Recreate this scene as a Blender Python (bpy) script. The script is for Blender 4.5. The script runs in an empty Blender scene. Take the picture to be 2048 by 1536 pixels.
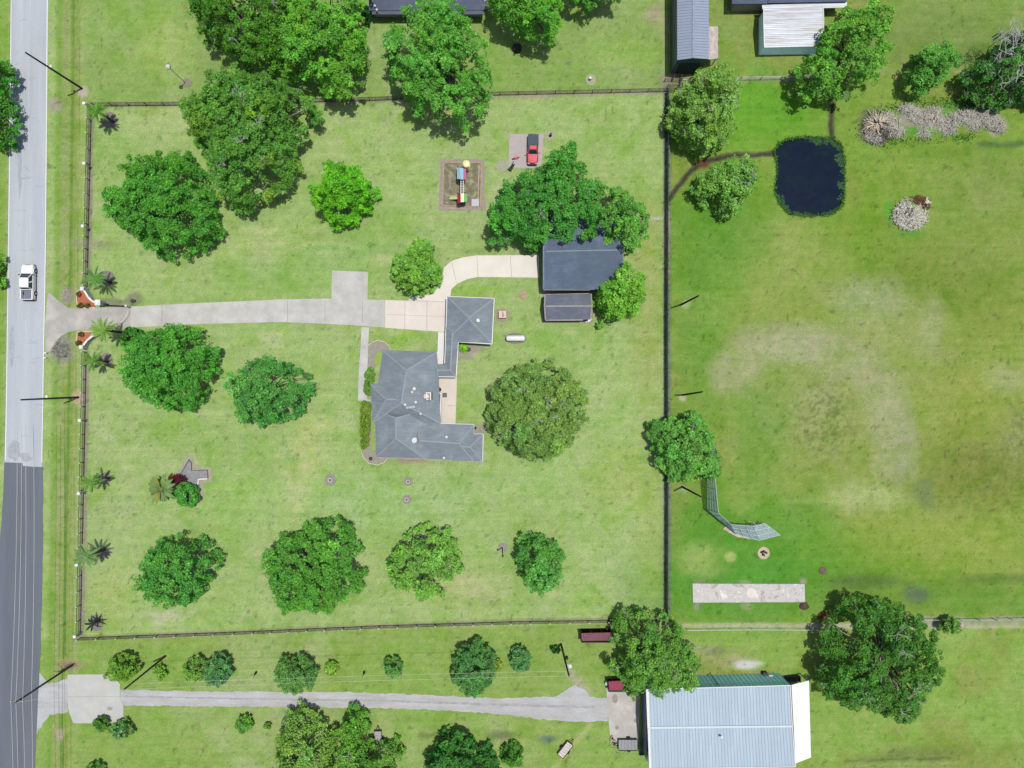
import bpy, math, random
import numpy as np
from mathutils import Vector
random.seed(7)
RNG = np.random.default_rng(11)
R = math.radians
# ------------------------------------------------------------------ camera, world, sun
SC = bpy.context.scene
COL = SC.collection
H = 112.0          # drone height in metres
S = 12.7           # ground pixels (of the 2048 px photograph) per metre
cam_d = bpy.data.cameras.new('camera'); cam = bpy.data.objects.new('camera', cam_d); COL.objects.link(cam)
cam.location = (0, 0, H); cam.rotation_euler = (0, 0, 0)
cam_d.sensor_width = 36.0; cam_d.angle = 2*math.atan(1024/S/H); cam_d.clip_end = 8000; cam_d.clip_start = 1
SC.camera = cam
SUN_DIR = Vector((0.170*0.93, 0.170*0.37, 1.0)).normalized()      # towards the sun
w = bpy.data.worlds.new('World'); SC.world = w; w.use_nodes = True
wn = w.node_tree; wn.nodes.clear()
sky = wn.nodes.new('ShaderNodeTexSky'); sky.sky_type = 'NISHITA'; sky.sun_disc = False
sky.sun_elevation = math.asin(SUN_DIR.z); sky.sun_rotation = math.atan2(SUN_DIR.x, SUN_DIR.y)
sky.air_density = 1.0; sky.dust_density = 2.0; sky.ozone_density = 1.0
bg = wn.nodes.new('ShaderNodeBackground'); bg.inputs[1].default_value = 0.115
wo = wn.nodes.new('ShaderNodeOutputWorld')
wn.links.new(sky.outputs[0], bg.inputs[0]); wn.links.new(bg.outputs[0], wo.inputs[0])
sd = bpy.data.lights.new('sun', 'SUN'); sd.energy = 4.2; sd.angle = R(0.55); sd.color = (1.0, 0.965, 0.91)
so = bpy.data.objects.new('sun', sd); COL.objects.link(so)
so.rotation_euler = SUN_DIR.to_track_quat('Z', 'Y').to_euler(); so.location = (20, 10, 60)
SC.view_settings.view_transform = 'Standard'; SC.view_settings.look = 'None'
SC.view_settings.exposure = 0.60; SC.view_settings.gamma = 1.0; SC.view_settings.use_curve_mapping = False
K = 2.45           # display value of a flat sunlit surface per unit of base colour

# ------------------------------------------------------------------ helpers
def lin(c):
    c = c/255.0
    return c/12.92 if c <= 0.04045 else ((c+0.055)/1.055)**2.4
def A(c, k=None):
    """base colour whose sunlit horizontal surface shows as the sRGB colour c"""
    return tuple(min(0.9, lin(v)/(k or K)) for v in c)
def P(px, py, h=0.0):
    f = (H-h)/H
    return Vector(((px-1024)/S*f, (768-py)/S*f, h))

def new_mat(name):
    m = bpy.data.materials.new(name); m.use_nodes = True
    nt = m.node_tree; b = nt.nodes['Principled BSDF']
    return m, nt, b
def noise(nt, scale, detail=3, rough=0.55, vec=None, dist=0.0):
    n = nt.nodes.new('ShaderNodeTexNoise'); n.inputs['Scale'].default_value = scale
    n.inputs['Detail'].default_value = detail; n.inputs['Roughness'].default_value = rough
    n.inputs['Distortion'].default_value = dist
    if vec is not None: nt.links.new(vec, n.inputs['Vector'])
    return n
def ramp(nt, src, stops):
    r = nt.nodes.new('ShaderNodeValToRGB'); e = r.color_ramp.elements
    while len(e) > 1: e.remove(e[-1])
    e[0].position = stops[0][0]; e[0].color = (*stops[0][1], 1)
    for p, c in stops[1:]:
        x = e.new(p); x.color = (*c, 1)
    nt.links.new(src, r.inputs[0]); return r
def mixc(nt, fac, a, b, mode='MIX'):
    m = nt.nodes.new('ShaderNodeMix'); m.data_type = 'RGBA'; m.blend_type = mode
    for s, v in ((m.inputs['Factor'], fac), (m.inputs[6], a), (m.inputs[7], b)):
        if hasattr(v, 'is_output'): nt.links.new(v, s)
        elif isinstance(v, tuple): s.default_value = (*v, 1)
        else: s.default_value = v
    return m.outputs[2]
_mats = {}
def M(name, c, var=0.15, scale=1.5, rough=0.75, metal=0.0, bump=0.0, bscale=8.0, c2=None, spec=0.3, fine=0.0, stretch=None, direct=False):
    """plain surface with mottling. c is the colour seen in sunlight"""
    if name in _mats: return _mats[name]
    m, nt, b = new_mat(name)
    base = c if direct else A(c)
    tc = nt.nodes.new('ShaderNodeTexCoord'); vec = tc.outputs['Object']
    if stretch:
        mp = nt.nodes.new('ShaderNodeMapping'); mp.inputs['Scale'].default_value = stretch
        nt.links.new(vec, mp.inputs[0]); vec = mp.outputs[0]
    n = noise(nt, scale, 5, 0.6, vec)
    hi = tuple(min(.9, v*(1+var)) for v in base); lo = tuple(v*(1-var) for v in base)
    if c2 is not None: hi = c2 if direct else A(c2)
    r = ramp(nt, n.outputs[0], [(0.32, lo), (0.5, base), (0.68, hi)])
    out = r.outputs[0]
    if fine:
        n2 = noise(nt, 14, 2, 0.7, tc.outputs['Object'])
        r2 = ramp(nt, n2.outputs[0], [(0.3, (1-fine,)*3), (0.7, (1+fine,)*3)])
        out = mixc(nt, 1.0, out, r2.outputs[0], 'MULTIPLY')
    nt.links.new(out, b.inputs['Base Color'])
    b.inputs['Roughness'].default_value = rough; b.inputs['Metallic'].default_value = metal
    b.inputs['Specular IOR Level'].default_value = spec
    if bump:
        n3 = noise(nt, bscale, 3, 0.6, tc.outputs['Object'])
        bp = nt.nodes.new('ShaderNodeBump'); bp.inputs['Strength'].default_value = bump; bp.inputs['Distance'].default_value = 0.05
        nt.links.new(n3.outputs[0], bp.inputs['Height']); nt.links.new(bp.outputs[0], b.inputs['Normal'])
    _mats[name] = m; return m

class MB:
    def __init__(s): s.v = []; s.f = []; s.m = []
    def add(s, vs, fs, mi=0):
        o = len(s.v); s.v += [tuple(v) for v in vs]; s.f += [tuple(i+o for i in f) for f in fs]; s.m += [mi]*len(fs); return s
    def box(s, c, d, rz=0.0, mi=0, taper=1.0):
        cx, cy, cz = c; dx, dy, dz = d[0]/2, d[1]/2, d[2]/2; ca, sa = math.cos(rz), math.sin(rz); vs = []
        for z, t in ((-dz, 1), (dz, taper)):
            for x, y in ((-dx, -dy), (dx, -dy), (dx, dy), (-dx, dy)):
                x *= t; y *= t
                vs.append((cx+x*ca-y*sa, cy+x*sa+y*ca, cz+z))
        return s.add(vs, [(3, 2, 1, 0), (4, 5, 6, 7), (0, 1, 5, 4), (1, 2, 6, 5), (2, 3, 7, 6), (3, 0, 4, 7)], mi)
    def bar(s, p, q, wd, th, mi=0, up=Vector((0, 0, 1))):
        p = Vector(p); q = Vector(q); d = (q-p)
        if d.length < 1e-6: return s
        d.normalize(); side = d.cross(up)
        if side.length < 1e-3: side = d.cross(Vector((0, 1, 0)))
        side.normalize(); u = side.cross(d); a = side*wd/2; b = u*th/2
        vs = [e+x+y for e in (p, q) for x, y in ((-a, -b), (a, -b), (a, b), (-a, b))]
        return s.add(vs, [(3, 2, 1, 0), (4, 5, 6, 7), (0, 1, 5, 4), (1, 2, 6, 5), (2, 3, 7, 6), (3, 0, 4, 7)], mi)
    def tube(s, pts, rad, n=8, mi=0):
        pts = [Vector(p) for p in pts]
        if not hasattr(rad, '__len__'): rad = [rad]*len(pts)
        vs = []; prev = None
        for i, p in enumerate(pts):
            d = (pts[min(i+1, len(pts)-1)]-pts[max(i-1, 0)]).normalized()
            a = d.orthogonal().normalized() if prev is None else (prev-d*prev.dot(d)).normalized()
            prev = a; b = d.cross(a)
            for k in range(n):
                t = 2*math.pi*k/n; vs.append(p+(a*math.cos(t)+b*math.sin(t))*rad[i])
        fs = []
        for i in range(len(pts)-1):
            for k in range(n):
                fs.append((i*n+k, i*n+(k+1) % n, (i+1)*n+(k+1) % n, (i+1)*n+k))
        fs.append(tuple(range(n))[::-1]); fs.append(tuple((len(pts)-1)*n+k for k in range(n)))
        return s.add(vs, fs, mi)
    def prism(s, poly, z0, z1, mi=0):
        n = len(poly); vs = [(p[0], p[1], z0) for p in poly]+[(p[0], p[1], z1) for p in poly]
        a = sum(poly[i][0]*poly[(i+1) % n][1]-poly[(i+1) % n][0]*poly[i][1] for i in range(n))
        fs = [tuple(range(n))[::-1], tuple(range(n, 2*n))]+[(i, (i+1) % n, n+(i+1) % n, n+i) for i in range(n)]
        if a < 0: fs = [f[::-1] for f in fs]
        return s.add(vs, fs, mi)
    def lathe(s, c, prof, n=16, mi=0):
        vs = []; fs = []
        for r, z in prof:
            for k in range(n):
                t = 2*math.pi*k/n; vs.append((c[0]+r*math.cos(t), c[1]+r*math.sin(t), c[2]+z))
        for i in range(len(prof)-1):
            for k in range(n): fs.append((i*n+k, i*n+(k+1) % n, (i+1)*n+(k+1) % n, (i+1)*n+k))
        fs.append(tuple(range(n))[::-1]); fs.append(tuple((len(prof)-1)*n+k for k in range(n)))
        return s.add(vs, fs, mi)
    def loft(s, rings, mi=0):
        n = len(rings[0]); vs = [v for r in rings for v in r]; fs = []
        for i in range(len(rings)-1):
            for k in range(n): fs.append((i*n+k, i*n+(k+1) % n, (i+1)*n+(k+1) % n, (i+1)*n+k))
        fs.append(tuple(range(n))[::-1]); fs.append(tuple((len(rings)-1)*n+k for k in range(n)))
        return s.add(vs, fs, mi)
    def xf(s, loc, rz=0.0, ry=0.0):
        cy, sy = math.cos(ry), math.sin(ry); c, sn = math.cos(rz), math.sin(rz); out = []
        for x, y, z in s.v:
            x, z = x*cy+z*sy, -x*sy+z*cy
            out.append((loc[0]+x*c-y*sn, loc[1]+x*sn+y*c, loc[2]+z))
        s.v = out; return s

def tag(o, label=None, cat=None, group=None, kind=None):
    if label: o['label'] = label
    if cat: o['category'] = cat
    if group: o['group'] = group
    if kind: o['kind'] = kind
    return o
def build(name, mb, mats, parent=None, origin=None, smooth=False):
    org = Vector(origin) if origin is not None else (parent_origin(parent) if parent else Vector((0, 0, 0)))
    me = bpy.data.meshes.new(name)
    me.from_pydata([(x-org.x, y-org.y, z-org.z) for x, y, z in mb.v], [], mb.f)
    mats = mats if isinstance(mats, (list, tuple)) else [mats]
    for m in mats: me.materials.append(m)
    if len(mats) > 1: me.polygons.foreach_set('material_index', mb.m)
    if smooth: me.polygons.foreach_set('use_smooth', [True]*len(me.polygons))
    me.update()
    o = bpy.data.objects.new(name, me); COL.objects.link(o)
    if parent: o.parent = parent
    else: o.location = org
    return o
def build_each(name, mb, mats, parent):
    """every loose piece of the mesh becomes a part of its own"""
    par = list(range(len(mb.v)))
    def fd(i):
        while par[i] != i: par[i] = par[par[i]]; i = par[i]
        return i
    for f in mb.f:
        for i in f[1:]: par[fd(i)] = fd(f[0])
    grp = {}
    for f in mb.f: grp.setdefault(fd(f[0]), []).append(f)
    for fs in grp.values():
        ids = sorted({i for f in fs for i in f}); mp = {i: k for k, i in enumerate(ids)}
        m = MB(); m.v = [mb.v[i] for i in ids]; m.f = [tuple(mp[i] for i in f) for f in fs]; m.m = [0]*len(fs); build(name, m, mats, parent)
_org = {}
def parent_origin(p):
    while p.parent: p = p.parent
    return _org.get(p.name, p.location).copy()
def thing(name, label, cat, loc, group=None):
    o = bpy.data.objects.new(name, None); COL.objects.link(o); o.location = loc; o.empty_display_size = 0.3
    _org[o.name] = Vector(loc); return tag(o, label, cat, group)
def solo(name, label, cat, mb, mats, loc, group=None, smooth=False, kind=None):
    o = build(name, mb, mats, None, loc, smooth); return tag(o, label, cat, group, kind)
def struct(name, mb, mats, kind='structure'):
    o = build(name, mb, mats, None, (0, 0, 0)); return tag(o, kind=kind)
def copy_tree(o, parent=None):
    c = o.copy(); COL.objects.link(c)
    if parent: c.parent = parent
    for ch in list(o.children): copy_tree(ch, c)
    return c
def fast_mesh(name, verts, nper, mats, cols=None, matidx=None, smooth=False):
    """verts (F*nper,3) polygon soup"""
    me = bpy.data.meshes.new(name); nv = len(verts); nf = nv//nper
    me.vertices.add(nv); me.vertices.foreach_set('co', np.asarray(verts, np.float32).ravel())
    me.loops.add(nv); me.loops.foreach_set('vertex_index', np.arange(nv, dtype=np.int32))
    me.polygons.add(nf); me.polygons.foreach_set('loop_start', np.arange(0, nv, nper, dtype=np.int32))
    me.polygons.foreach_set('loop_total', np.full(nf, nper, np.int32))
    for m in mats: me.materials.append(m)
    if matidx is not None: me.polygons.foreach_set('material_index', matidx)
    me.update(calc_edges=True)
    if cols is not None:
        a = me.color_attributes.new('tint', 'FLOAT_COLOR', 'POINT')
        a.data.foreach_set('color', np.asarray(cols, np.float32).ravel())
    return me
def poly_dist(px, py, pts, closed=True):
    d = np.full(px.shape, 1e9); n = len(pts)
    for i in range(n if closed else n-1):
        ax, ay = pts[i]; bx, by = pts[(i+1) % n]; vx, vy = bx-ax, by-ay
        t = np.clip(((px-ax)*vx+(py-ay)*vy)/max(vx*vx+vy*vy, 1e-9), 0, 1)
        d = np.minimum(d, np.hypot(px-ax-t*vx, py-ay-t*vy))
    return d
def inside(px, py, pts):
    r = np.zeros(px.shape, bool); n = len(pts)
    for i in range(n):
        x1, y1 = pts[i]; x2, y2 = pts[(i+1) % n]
        if y1 == y2: continue
        c = ((y1 > py) != (y2 > py)) & (px < (x2-x1)*(py-y1)/(y2-y1)+x1)
        r ^= c
    return r
def vnoise(x, y, sc, seed):
    g = np.random.default_rng(seed).random((257, 257)); x = (x/sc) % 256; y = (y/sc) % 256
    xi = x.astype(int); yi = y.astype(int); fx = x-xi; fy = y-yi; fx = fx*fx*(3-2*fx); fy = fy*fy*(3-2*fy)
    return (g[yi, xi]*(1-fx)+g[yi, xi+1]*fx)*(1-fy)+(g[yi+1, xi]*(1-fx)+g[yi+1, xi+1]*fx)*fy
def fbm(x, y, sc, seed, oc=4):
    t = 0; a = 1; s = 0
    for i in range(oc): t = t+a*vnoise(x+i*371, y+i*113, sc/2**i, seed+i); s += a; a *= 0.55
    return t/s
def rough(pts, amp=2.0, step=8, seed=1):
    """a polygon with its edges broken up (pixel units)"""
    rr = random.Random(seed); out = []; n = len(pts)
    for i in range(n):
        a = pts[i]; b = pts[(i+1) % n]; L = math.dist(a, b); k = max(1, int(L/step))
        for j in range(k):
            t = j/k; x = a[0]+(b[0]-a[0])*t; y = a[1]+(b[1]-a[1])*t
            nx, ny = (b[1]-a[1])/L, -(b[0]-a[0])/L; e = rr.uniform(-amp, amp)
            out.append((x+nx*e, y+ny*e))
    return out
def W(pts, h=0.0): return [tuple(P(x, y, h))[:2] for x, y in pts]
def circ(cx, cy, r, n=20, jit=0.0, seed=0, ry=None):
    rr = random.Random(seed); ry = ry or r
    return [(cx+math.cos(2*math.pi*k/n)*r*(1+rr.uniform(-jit, jit)), cy+math.sin(2*math.pi*k/n)*ry*(1+rr.uniform(-jit, jit))) for k in range(n)]

# ------------------------------------------------------------------ ground
POND = [(1548, 303), (1556, 290), (1572, 279), (1595, 275), (1640, 273), (1665, 276), (1684, 292), (1689, 330), (1690, 388), (1682, 418), (1660, 431), (1612, 434), (1577, 427), (1556, 405), (1547, 378), (1553, 345), (1552, 322)]
_pr = random.Random(3); POND = [(x+_pr.uniform(-1.8, 1.8), y+_pr.uniform(-1.8, 1.8)) for i in range(len(POND)) for (x, y) in (POND[i], ((POND[i][0]+POND[(i+1) % len(POND)][0])/2, (POND[i][1]+POND[(i+1) % len(POND)][1])/2))]
CHAN1 = [(1338, 400), (1352, 378), (1375, 350), (1400, 326), (1412, 320), (1440, 316), (1470, 309), (1500, 310), (1525, 308), (1560, 306)]
CHAN2 = [(1662, 185), (1664, 215), (1663, 245), (1664, 272), (1664, 290)]
xs = np.concatenate([[-3000, -1200, -500, -250, -150, -110], np.arange(-90, 90.01, 0.27), [110, 150, 250, 500, 1200, 3000]])
ys = np.concatenate([[-3000, -1200, -500, -250, -150, -100, -80], np.arange(-68, 68.01, 0.27), [80, 100, 150, 250, 500, 1200, 3000]])
GX, GY = np.meshgrid(xs, ys); gpx = GX*S+1024; gpy = 768-GY*S
C = np.zeros(GX.shape+(3,)); Z = np.zeros(GX.shape)
wx = (fbm(gpx, gpy, 60, 3)-.5)*40; wy = (fbm(gpx, gpy, 60, 9)-.5)*40
wfx = (fbm(gpx, gpy, 14, 23)-.5)*14; wfy = (fbm(gpx, gpy, 14, 29)-.5)*14
def cc(c): return np.array(A((c[0], c[1]-(4 if c[1]-c[0] > 12 else 0), c[2]+4)))
def paint(mask, c):
    global C
    C = C*(1-mask[..., None])+cc(c)*mask[..., None]
def sm(d, a, b): # 1 when d<a, 0 when d>b
    t = np.clip((b-d)/(b-a), 0, 1); return t*t*(3-2*t)
def ell(cx, cy, rx, ry, c, st=0.8, soft=0.5, warp=1.0):
    d = np.hypot((gpx+wx*warp-cx)/rx, (gpy+wy*warp-cy)/ry); paint(sm(d, 1-soft, 1+soft)*st, c)
def lne(pts, wd, soft, c, st=0.9, warp=0.0, fw=0.0):
    d = poly_dist(gpx+wx*warp+wfx*fw, gpy+wy*warp+wfy*fw, pts, False); paint(sm(d, max(wd-soft, 0), wd+soft)*st, c)
def pol(pts, soft, c, st=1.0, warp=0.0, fw=0.0):
    X = gpx+wx*warp+wfx*fw; Y = gpy+wy*warp+wfy*fw
    d = poly_dist(X, Y, pts); d = np.where(inside(X, Y, pts), -d, d); paint(sm(d, -soft, soft)*st, c)
C[:] = cc((159, 189, 108))
pol([(1336, -4000), (6000, -4000), (6000, 5000), (1336, 5000)], 2, (128, 160, 62))
pol([(150, -4000), (1334, -4000), (1334, 188), (1000, 190), (600, 204), (150, 210)], 6, (138, 172, 84))
pol([(60, 1278), (1334, 1243), (6000, 1243), (6000, 6000), (60, 6000)], 4, (140, 172, 80))
pol([(1336, -4000), (6000, -4000), (6000, 152), (1336, 152)], 8, (134, 162, 80), 0.9)
# broad tonal drift of the turf
n1 = fbm(gpx, gpy, 190, 41); paint(np.clip((n1-.5)*2.6, 0, .6)*(gpx < 1334), (162, 186, 116))
n1 = fbm(gpx, gpy, 150, 57); paint(np.clip((n1-.52)*3.4, 0, .5)*(gpx < 1334), (140, 178, 82))
east = (gpx > 1338)
n1 = fbm(gpx, gpy, 120, 77); paint(np.clip((n1-.47)*4, 0, .75)*east*(gpy > 150)*(gpy < 1240)*(.35+.65*sm(gpx, 1500, 1800)), (112, 158, 42))
n1 = fbm(gpx, gpy, 90, 83); paint(np.clip((n1-.52)*4, 0, .7)*east, (140, 154, 74))
# verge beside the road: lengthwise mowing bands
for x0, x1, wd, c, st in ((128, 108, 18, (146, 172, 82), .9), (112, 96, 6, (116, 164, 56), .6), (137, 118, 3.0, (88, 138, 46), .75), (146, 130, 3, (150, 160, 76), .75),
                         (157, 142, 7, (154, 178, 98), .7), (124, 107, 6.0, (150, 168, 102), .7), (153, 138, 1.0, (120, 140, 66), .6)):
    lne([(x0+10, -200), (x0, 700), (x1, 1700)], wd, wd*.6+1, c, st, 0.05)
lne([(8, -200), (0, 500), (-8, 900)], 14, 8, (128, 168, 60), .8)
lne([(24, -200), (17, 500), (10, 925)], 4, 3, (150, 165, 110), .6)
# the paddock
for a in ((1760, 820, 330, 320, (146, 158, 80), .75), (1500, 560, 120, 90, (140, 164, 76), .6), (1583, 506, 100, 60, (150, 168, 88), .65), (1883, 560, 170, 80, (116, 142, 52), .75), (1990, 450, 120, 90, (136, 156, 76), .6), (1953, 935, 130, 90, (126, 136, 60), .85),
          (1953, 800, 110, 70, (144, 156, 66), .7), (2020, 760, 50, 30, (162, 168, 118), .6), (2030, 860, 40, 60, (150, 156, 94), .6), (1990, 640, 70, 50, (132, 152, 62), .6), (1860, 720, 60, 80, (142, 158, 76), .5), (1870, 1090, 200, 70, (146, 166, 72), .75), (1690, 1130, 180, 50, (112, 154, 44), .7),
          (1480, 1160, 190, 80, (82, 152, 48), .85), (1440, 1050, 100, 80, (92, 152, 48), .75), (1590, 1040, 90, 60, (98, 156, 50), .7), (1520, 850, 60, 110, (106, 154, 58), .8), (1600, 920, 60, 50, (128, 160, 66), .5), (1400, 640, 60, 200, (106, 154, 56), .75), (1440, 450, 90, 110, (96, 150, 46), .75), (1400, 1118, 48, 26, (168, 180, 106), .55),
          (1478, 998, 30, 22, (146, 168, 84), .6), (1460, 800, 14, 110, (146, 168, 92), .45), (1430, 590, 36, 70, (124, 164, 66), .5), (1720, 440, 70, 90, (112, 152, 38), .6), (1500, 215, 110, 70, (96, 166, 38), .75), (1590, 220, 60, 50, (100, 160, 40), .6), (1380, 500, 30, 80, (108, 152, 50), .6),
          (1800, 1185, 190, 36, (98, 142, 46), .6), (1990, 1200, 120, 34, (104, 152, 52), .6), (1900, 70, 190, 60, (120, 146, 70), .75), (1960, 110, 60, 14, (98, 128, 62), .5), (1800, 90, 60, 30, (122, 146, 74), .5), (1960, 360, 90, 60, (132, 150, 80), .5), (1900, 300, 120, 20, (110, 146, 46), .5)):
    ell(*a[:4], a[4], a[5], .7)
# worn base path
ell(1690, 770, 170, 140, (150, 161, 92), .6, .8)
paint(sm(np.abs(poly_dist(gpx+wx*.5+wfx*.6, gpy+wy*.5+wfy*.6, [(1459, 744), (1504, 700), (1574, 688), (1645, 692), (1706, 724), (1759, 770), (1786, 841), (1790, 925)], False)), 14, 62)*.9, (158, 163, 114))
lne([(1500, 668), (1580, 646), (1660, 655), (1730, 690), (1790, 745), (1822, 820), (1832, 900), (1830, 960)], 5, 8, (150, 160, 102), .6, .3, .4)
ell(1640, 800, 50, 80, (158, 164, 112), .75, .8); ell(1590, 700, 70, 26, (164, 170, 124), .6, .8); ell(1810, 890, 18, 60, (152, 158, 114), .6, .6, .5)
ell(1660, 870, 66, 100, (144, 158, 84), .5, .8); ell(1742, 603, 62, 44, (158, 168, 118), .7, .8); ell(1733, 993, 66, 26, (170, 182, 120), .8, .7, .5); ell(1660, 1000, 70, 8, (158, 174, 100), .6, .7, .3)
ell(1860, 656, 22, 60, (156, 164, 112), .65, .8); ell(1800, 660, 60, 40, (150, 162, 96), .5, .8); ell(1850, 990, 22, 24, (104, 130, 80), .6, .7)
sp = sm(fbm(gpx, gpy, 5, 91, 2), .46, .60); sp = 1-sp
paint(sm(np.hypot((gpx+wx-1650)/80, (gpy+wy-840)/110), .3, 1.2)*sp*.6, (106, 120, 60))
paint(sm(np.hypot((gpx+wx-1735)/80, (gpy+wy-600)/52), .3, 1.2)*sp*.4, (164, 170, 130))
paint(sm(np.hypot((gpx+wx-1990)/120, (gpy+wy-960)/90), .3, 1.2)*sp*.35, (96, 110, 44)); paint(sm(np.hypot((gpx+wx-2040)/40, (gpy+wy-860)/60), .3, 1.2)*sp*.5, (104, 112, 74))
ell(1725, 1166, 72, 13, (92, 120, 58), .75, .6, .4); ell(1835, 1190, 26, 16, (96, 108, 84), .8, .6, .4); ell(1995, 1158, 80, 10, (98, 128, 54), .7, .6, .3)
lne([(1960, 289), (2000, 291), (2060, 286)], 6, 4, (88, 118, 62), .8, .1, .5)
ell(1830, 1512, 90, 13, (112, 128, 66), .7, .7, .5); ell(1950, 1500, 90, 16, (128, 148, 66), .6, .7, .5)
lne([(1690, 1521), (1900, 1516)], 2, 2, (86, 92, 56), .6, .1, .6); lne([(1690, 1530), (1900, 1526)], 1.5, 1.5, (170, 172, 130), .5, .1, .6)
# lawn wear
for a in ((620, 900, 26, 60, (196, 196, 124), .4), (585, 990, 26, 44, (198, 196, 138), .55), (660, 850, 36, 12, (196, 200, 132), .45), (546, 675, 22, 16, (198, 206, 150), .6), (880, 1170, 70, 40, (178, 192, 120), .5), (960, 1180, 60, 40, (186, 188, 134), .5),
          (560, 490, 150, 6, (190, 196, 128), .5), (500, 462, 120, 5, (186, 194, 126), .5), (700, 500, 120, 14, (140, 186, 102), .5), (650, 550, 160, 30, (146, 188, 96), .5), (765, 515, 26, 10, (190, 194, 136), .5), (1290, 640, 26, 160, (160, 174, 90), .6), (1250, 960, 70, 60, (154, 182, 82), .6),
          (1290, 470, 30, 60, (162, 176, 92), .5), (870, 150, 30, 60, (176, 186, 108), .5), (870, 225, 60, 26, (188, 186, 128), .4), (320, 240, 60, 30, (172, 192, 116), .5), (330, 90, 50, 60, (170, 196, 104), .5), (320, 1235, 40, 14, (190, 192, 150), .5), (225, 1190, 30, 60, (178, 192, 112), .5),
          (700, 640, 60, 30, (168, 178, 108), .3), (800, 675, 60, 12, (140, 186, 54), .6), (950, 580, 60, 12, (134, 184, 58), .7), (1080, 680, 90, 16, (136, 186, 76), .5), (1240, 105, 70, 30, (150, 186, 86), .5), (1310, 30, 14, 14, (172, 160, 130), .7), (1330, 60, 10, 60, (172, 176, 116), .5),
          (1300, 1090, 26, 90, (164, 186, 96), .5), (1000, 960, 120, 30, (158, 194, 110), .5), (1450, 1310, 60, 16, (164, 158, 116), .7), (1380, 1300, 26, 14, (178, 176, 150), .5), (1490, 1345, 60, 8, (160, 136, 96), .6), (1080, 900, 60, 90, (160, 194, 112), .4), (760, 1010, 160, 60, (156, 196, 120), .45), (480, 1000, 120, 50, (154, 196, 100), .45)):
    ell(*a[:4], a[4], a[5], .7, .8)
lne([(560, 506), (300, 500), (700, 508)], 2, 2, (172, 190, 114), .5, .1)
# mown lines over the lawn
st = np.sin((gpy+wy*.12)/5.6+np.sin(gpx/260.)*.6)*.5+.5
paint((st**3)*.10*(gpx > 190)*(gpx < 1325)*(gpy > 400)*(gpy < 1240), (124, 166, 84))
st = np.sin((gpy+wy*.25+gpx*.02)/7.5)*.5+.5
paint((st**3)*.16*east*((gpy > 1250)), (116, 152, 58))
# bare strips below the fences, tracks, paths
DIRT = (156, 152, 128)
lne([(183, 210), (178, 420), (175, 575)], 6.5, 2.5, (146, 142, 118), .9, 0, .25)
lne([(173, 705), (167, 1100), (162, 1272)], 6.0, 2.5, (150, 144, 120), .9, 0, .25)
ell(180, 488, 34, 10, (160, 158, 128), .7, .6, .3); ell(218, 490, 20, 6, (140, 146, 92), .5, .6, .3)
lne([(200, 210), (360, 209), (740, 200), (1000, 190), (1330, 183)], 5, 3, (150, 146, 116), .85, 0, .3)
ell(1230, 187, 90, 5, (172, 166, 138), .7, .5, .2); ell(1040, 194, 90, 5, (172, 166, 138), .7, .5, .2)
lne([(150, 1277), (510, 1263), (1022, 1243), (1330, 1238)], 4.5, 2.5, (140, 138, 108), .85, 0, .3)
lne([(1334.5, 175), (1334.5, 1238)], 7.5, 2, (112, 124, 106), .95, 0, .25)
lne([(1333, 410), (1334, 560)], 6.5, 2, (146, 138, 122), .9, 0, .6)
lne([(1338, 1252), (1500, 1251), (1660, 1253), (2100, 1252)], 5, 3, (182, 178, 152), .8, 0, .2)
lne([(1840, 1240), (1950, 1243), (2100, 1240)], 8, 4, (160, 158, 132), .8, 0, .6)
lne([(1480, 158), (1600, 157), (1660, 155)], 6, 4, (150, 150, 118), .8, 0, .5); lne([(1330, 160), (1370, 165), (1380, 180)], 14, 8, (148, 142, 122), .8, 0, .5)
lne([(1790, 152), (1840, 150)], 4, 4, (190, 150, 110), .5, 0, .5); lne([(1915, 143), (1960, 143)], 3, 3, (196, 160, 116), .5, 0, .5)
ell(1315, 437, 13, 4, (190, 190, 168), .7, .6, .1)
lne([(920, 955), (960, 1015), (1003, 1095), (1030, 1150)], 1.2, 1.2, (126, 166, 88), .55, .05)
lne([(1140, 1345), (1180, 1400)], 8, 5, (178, 174, 142), .7, 0, .5); lne([(1180, 1450), (1130, 1510), (1100, 1545)], 5, 4, (176, 190, 116), .7, 0, .4)
lne([(840, 1471), (940, 1471)], 4, 5, (108, 118, 60), .75, .1, .6); ell(1000, 1468, 24, 9, (104, 112, 72), .75, .6, .4); ell(1095, 1480, 18, 6, (90, 118, 100), .8, .6, .3)
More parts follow.
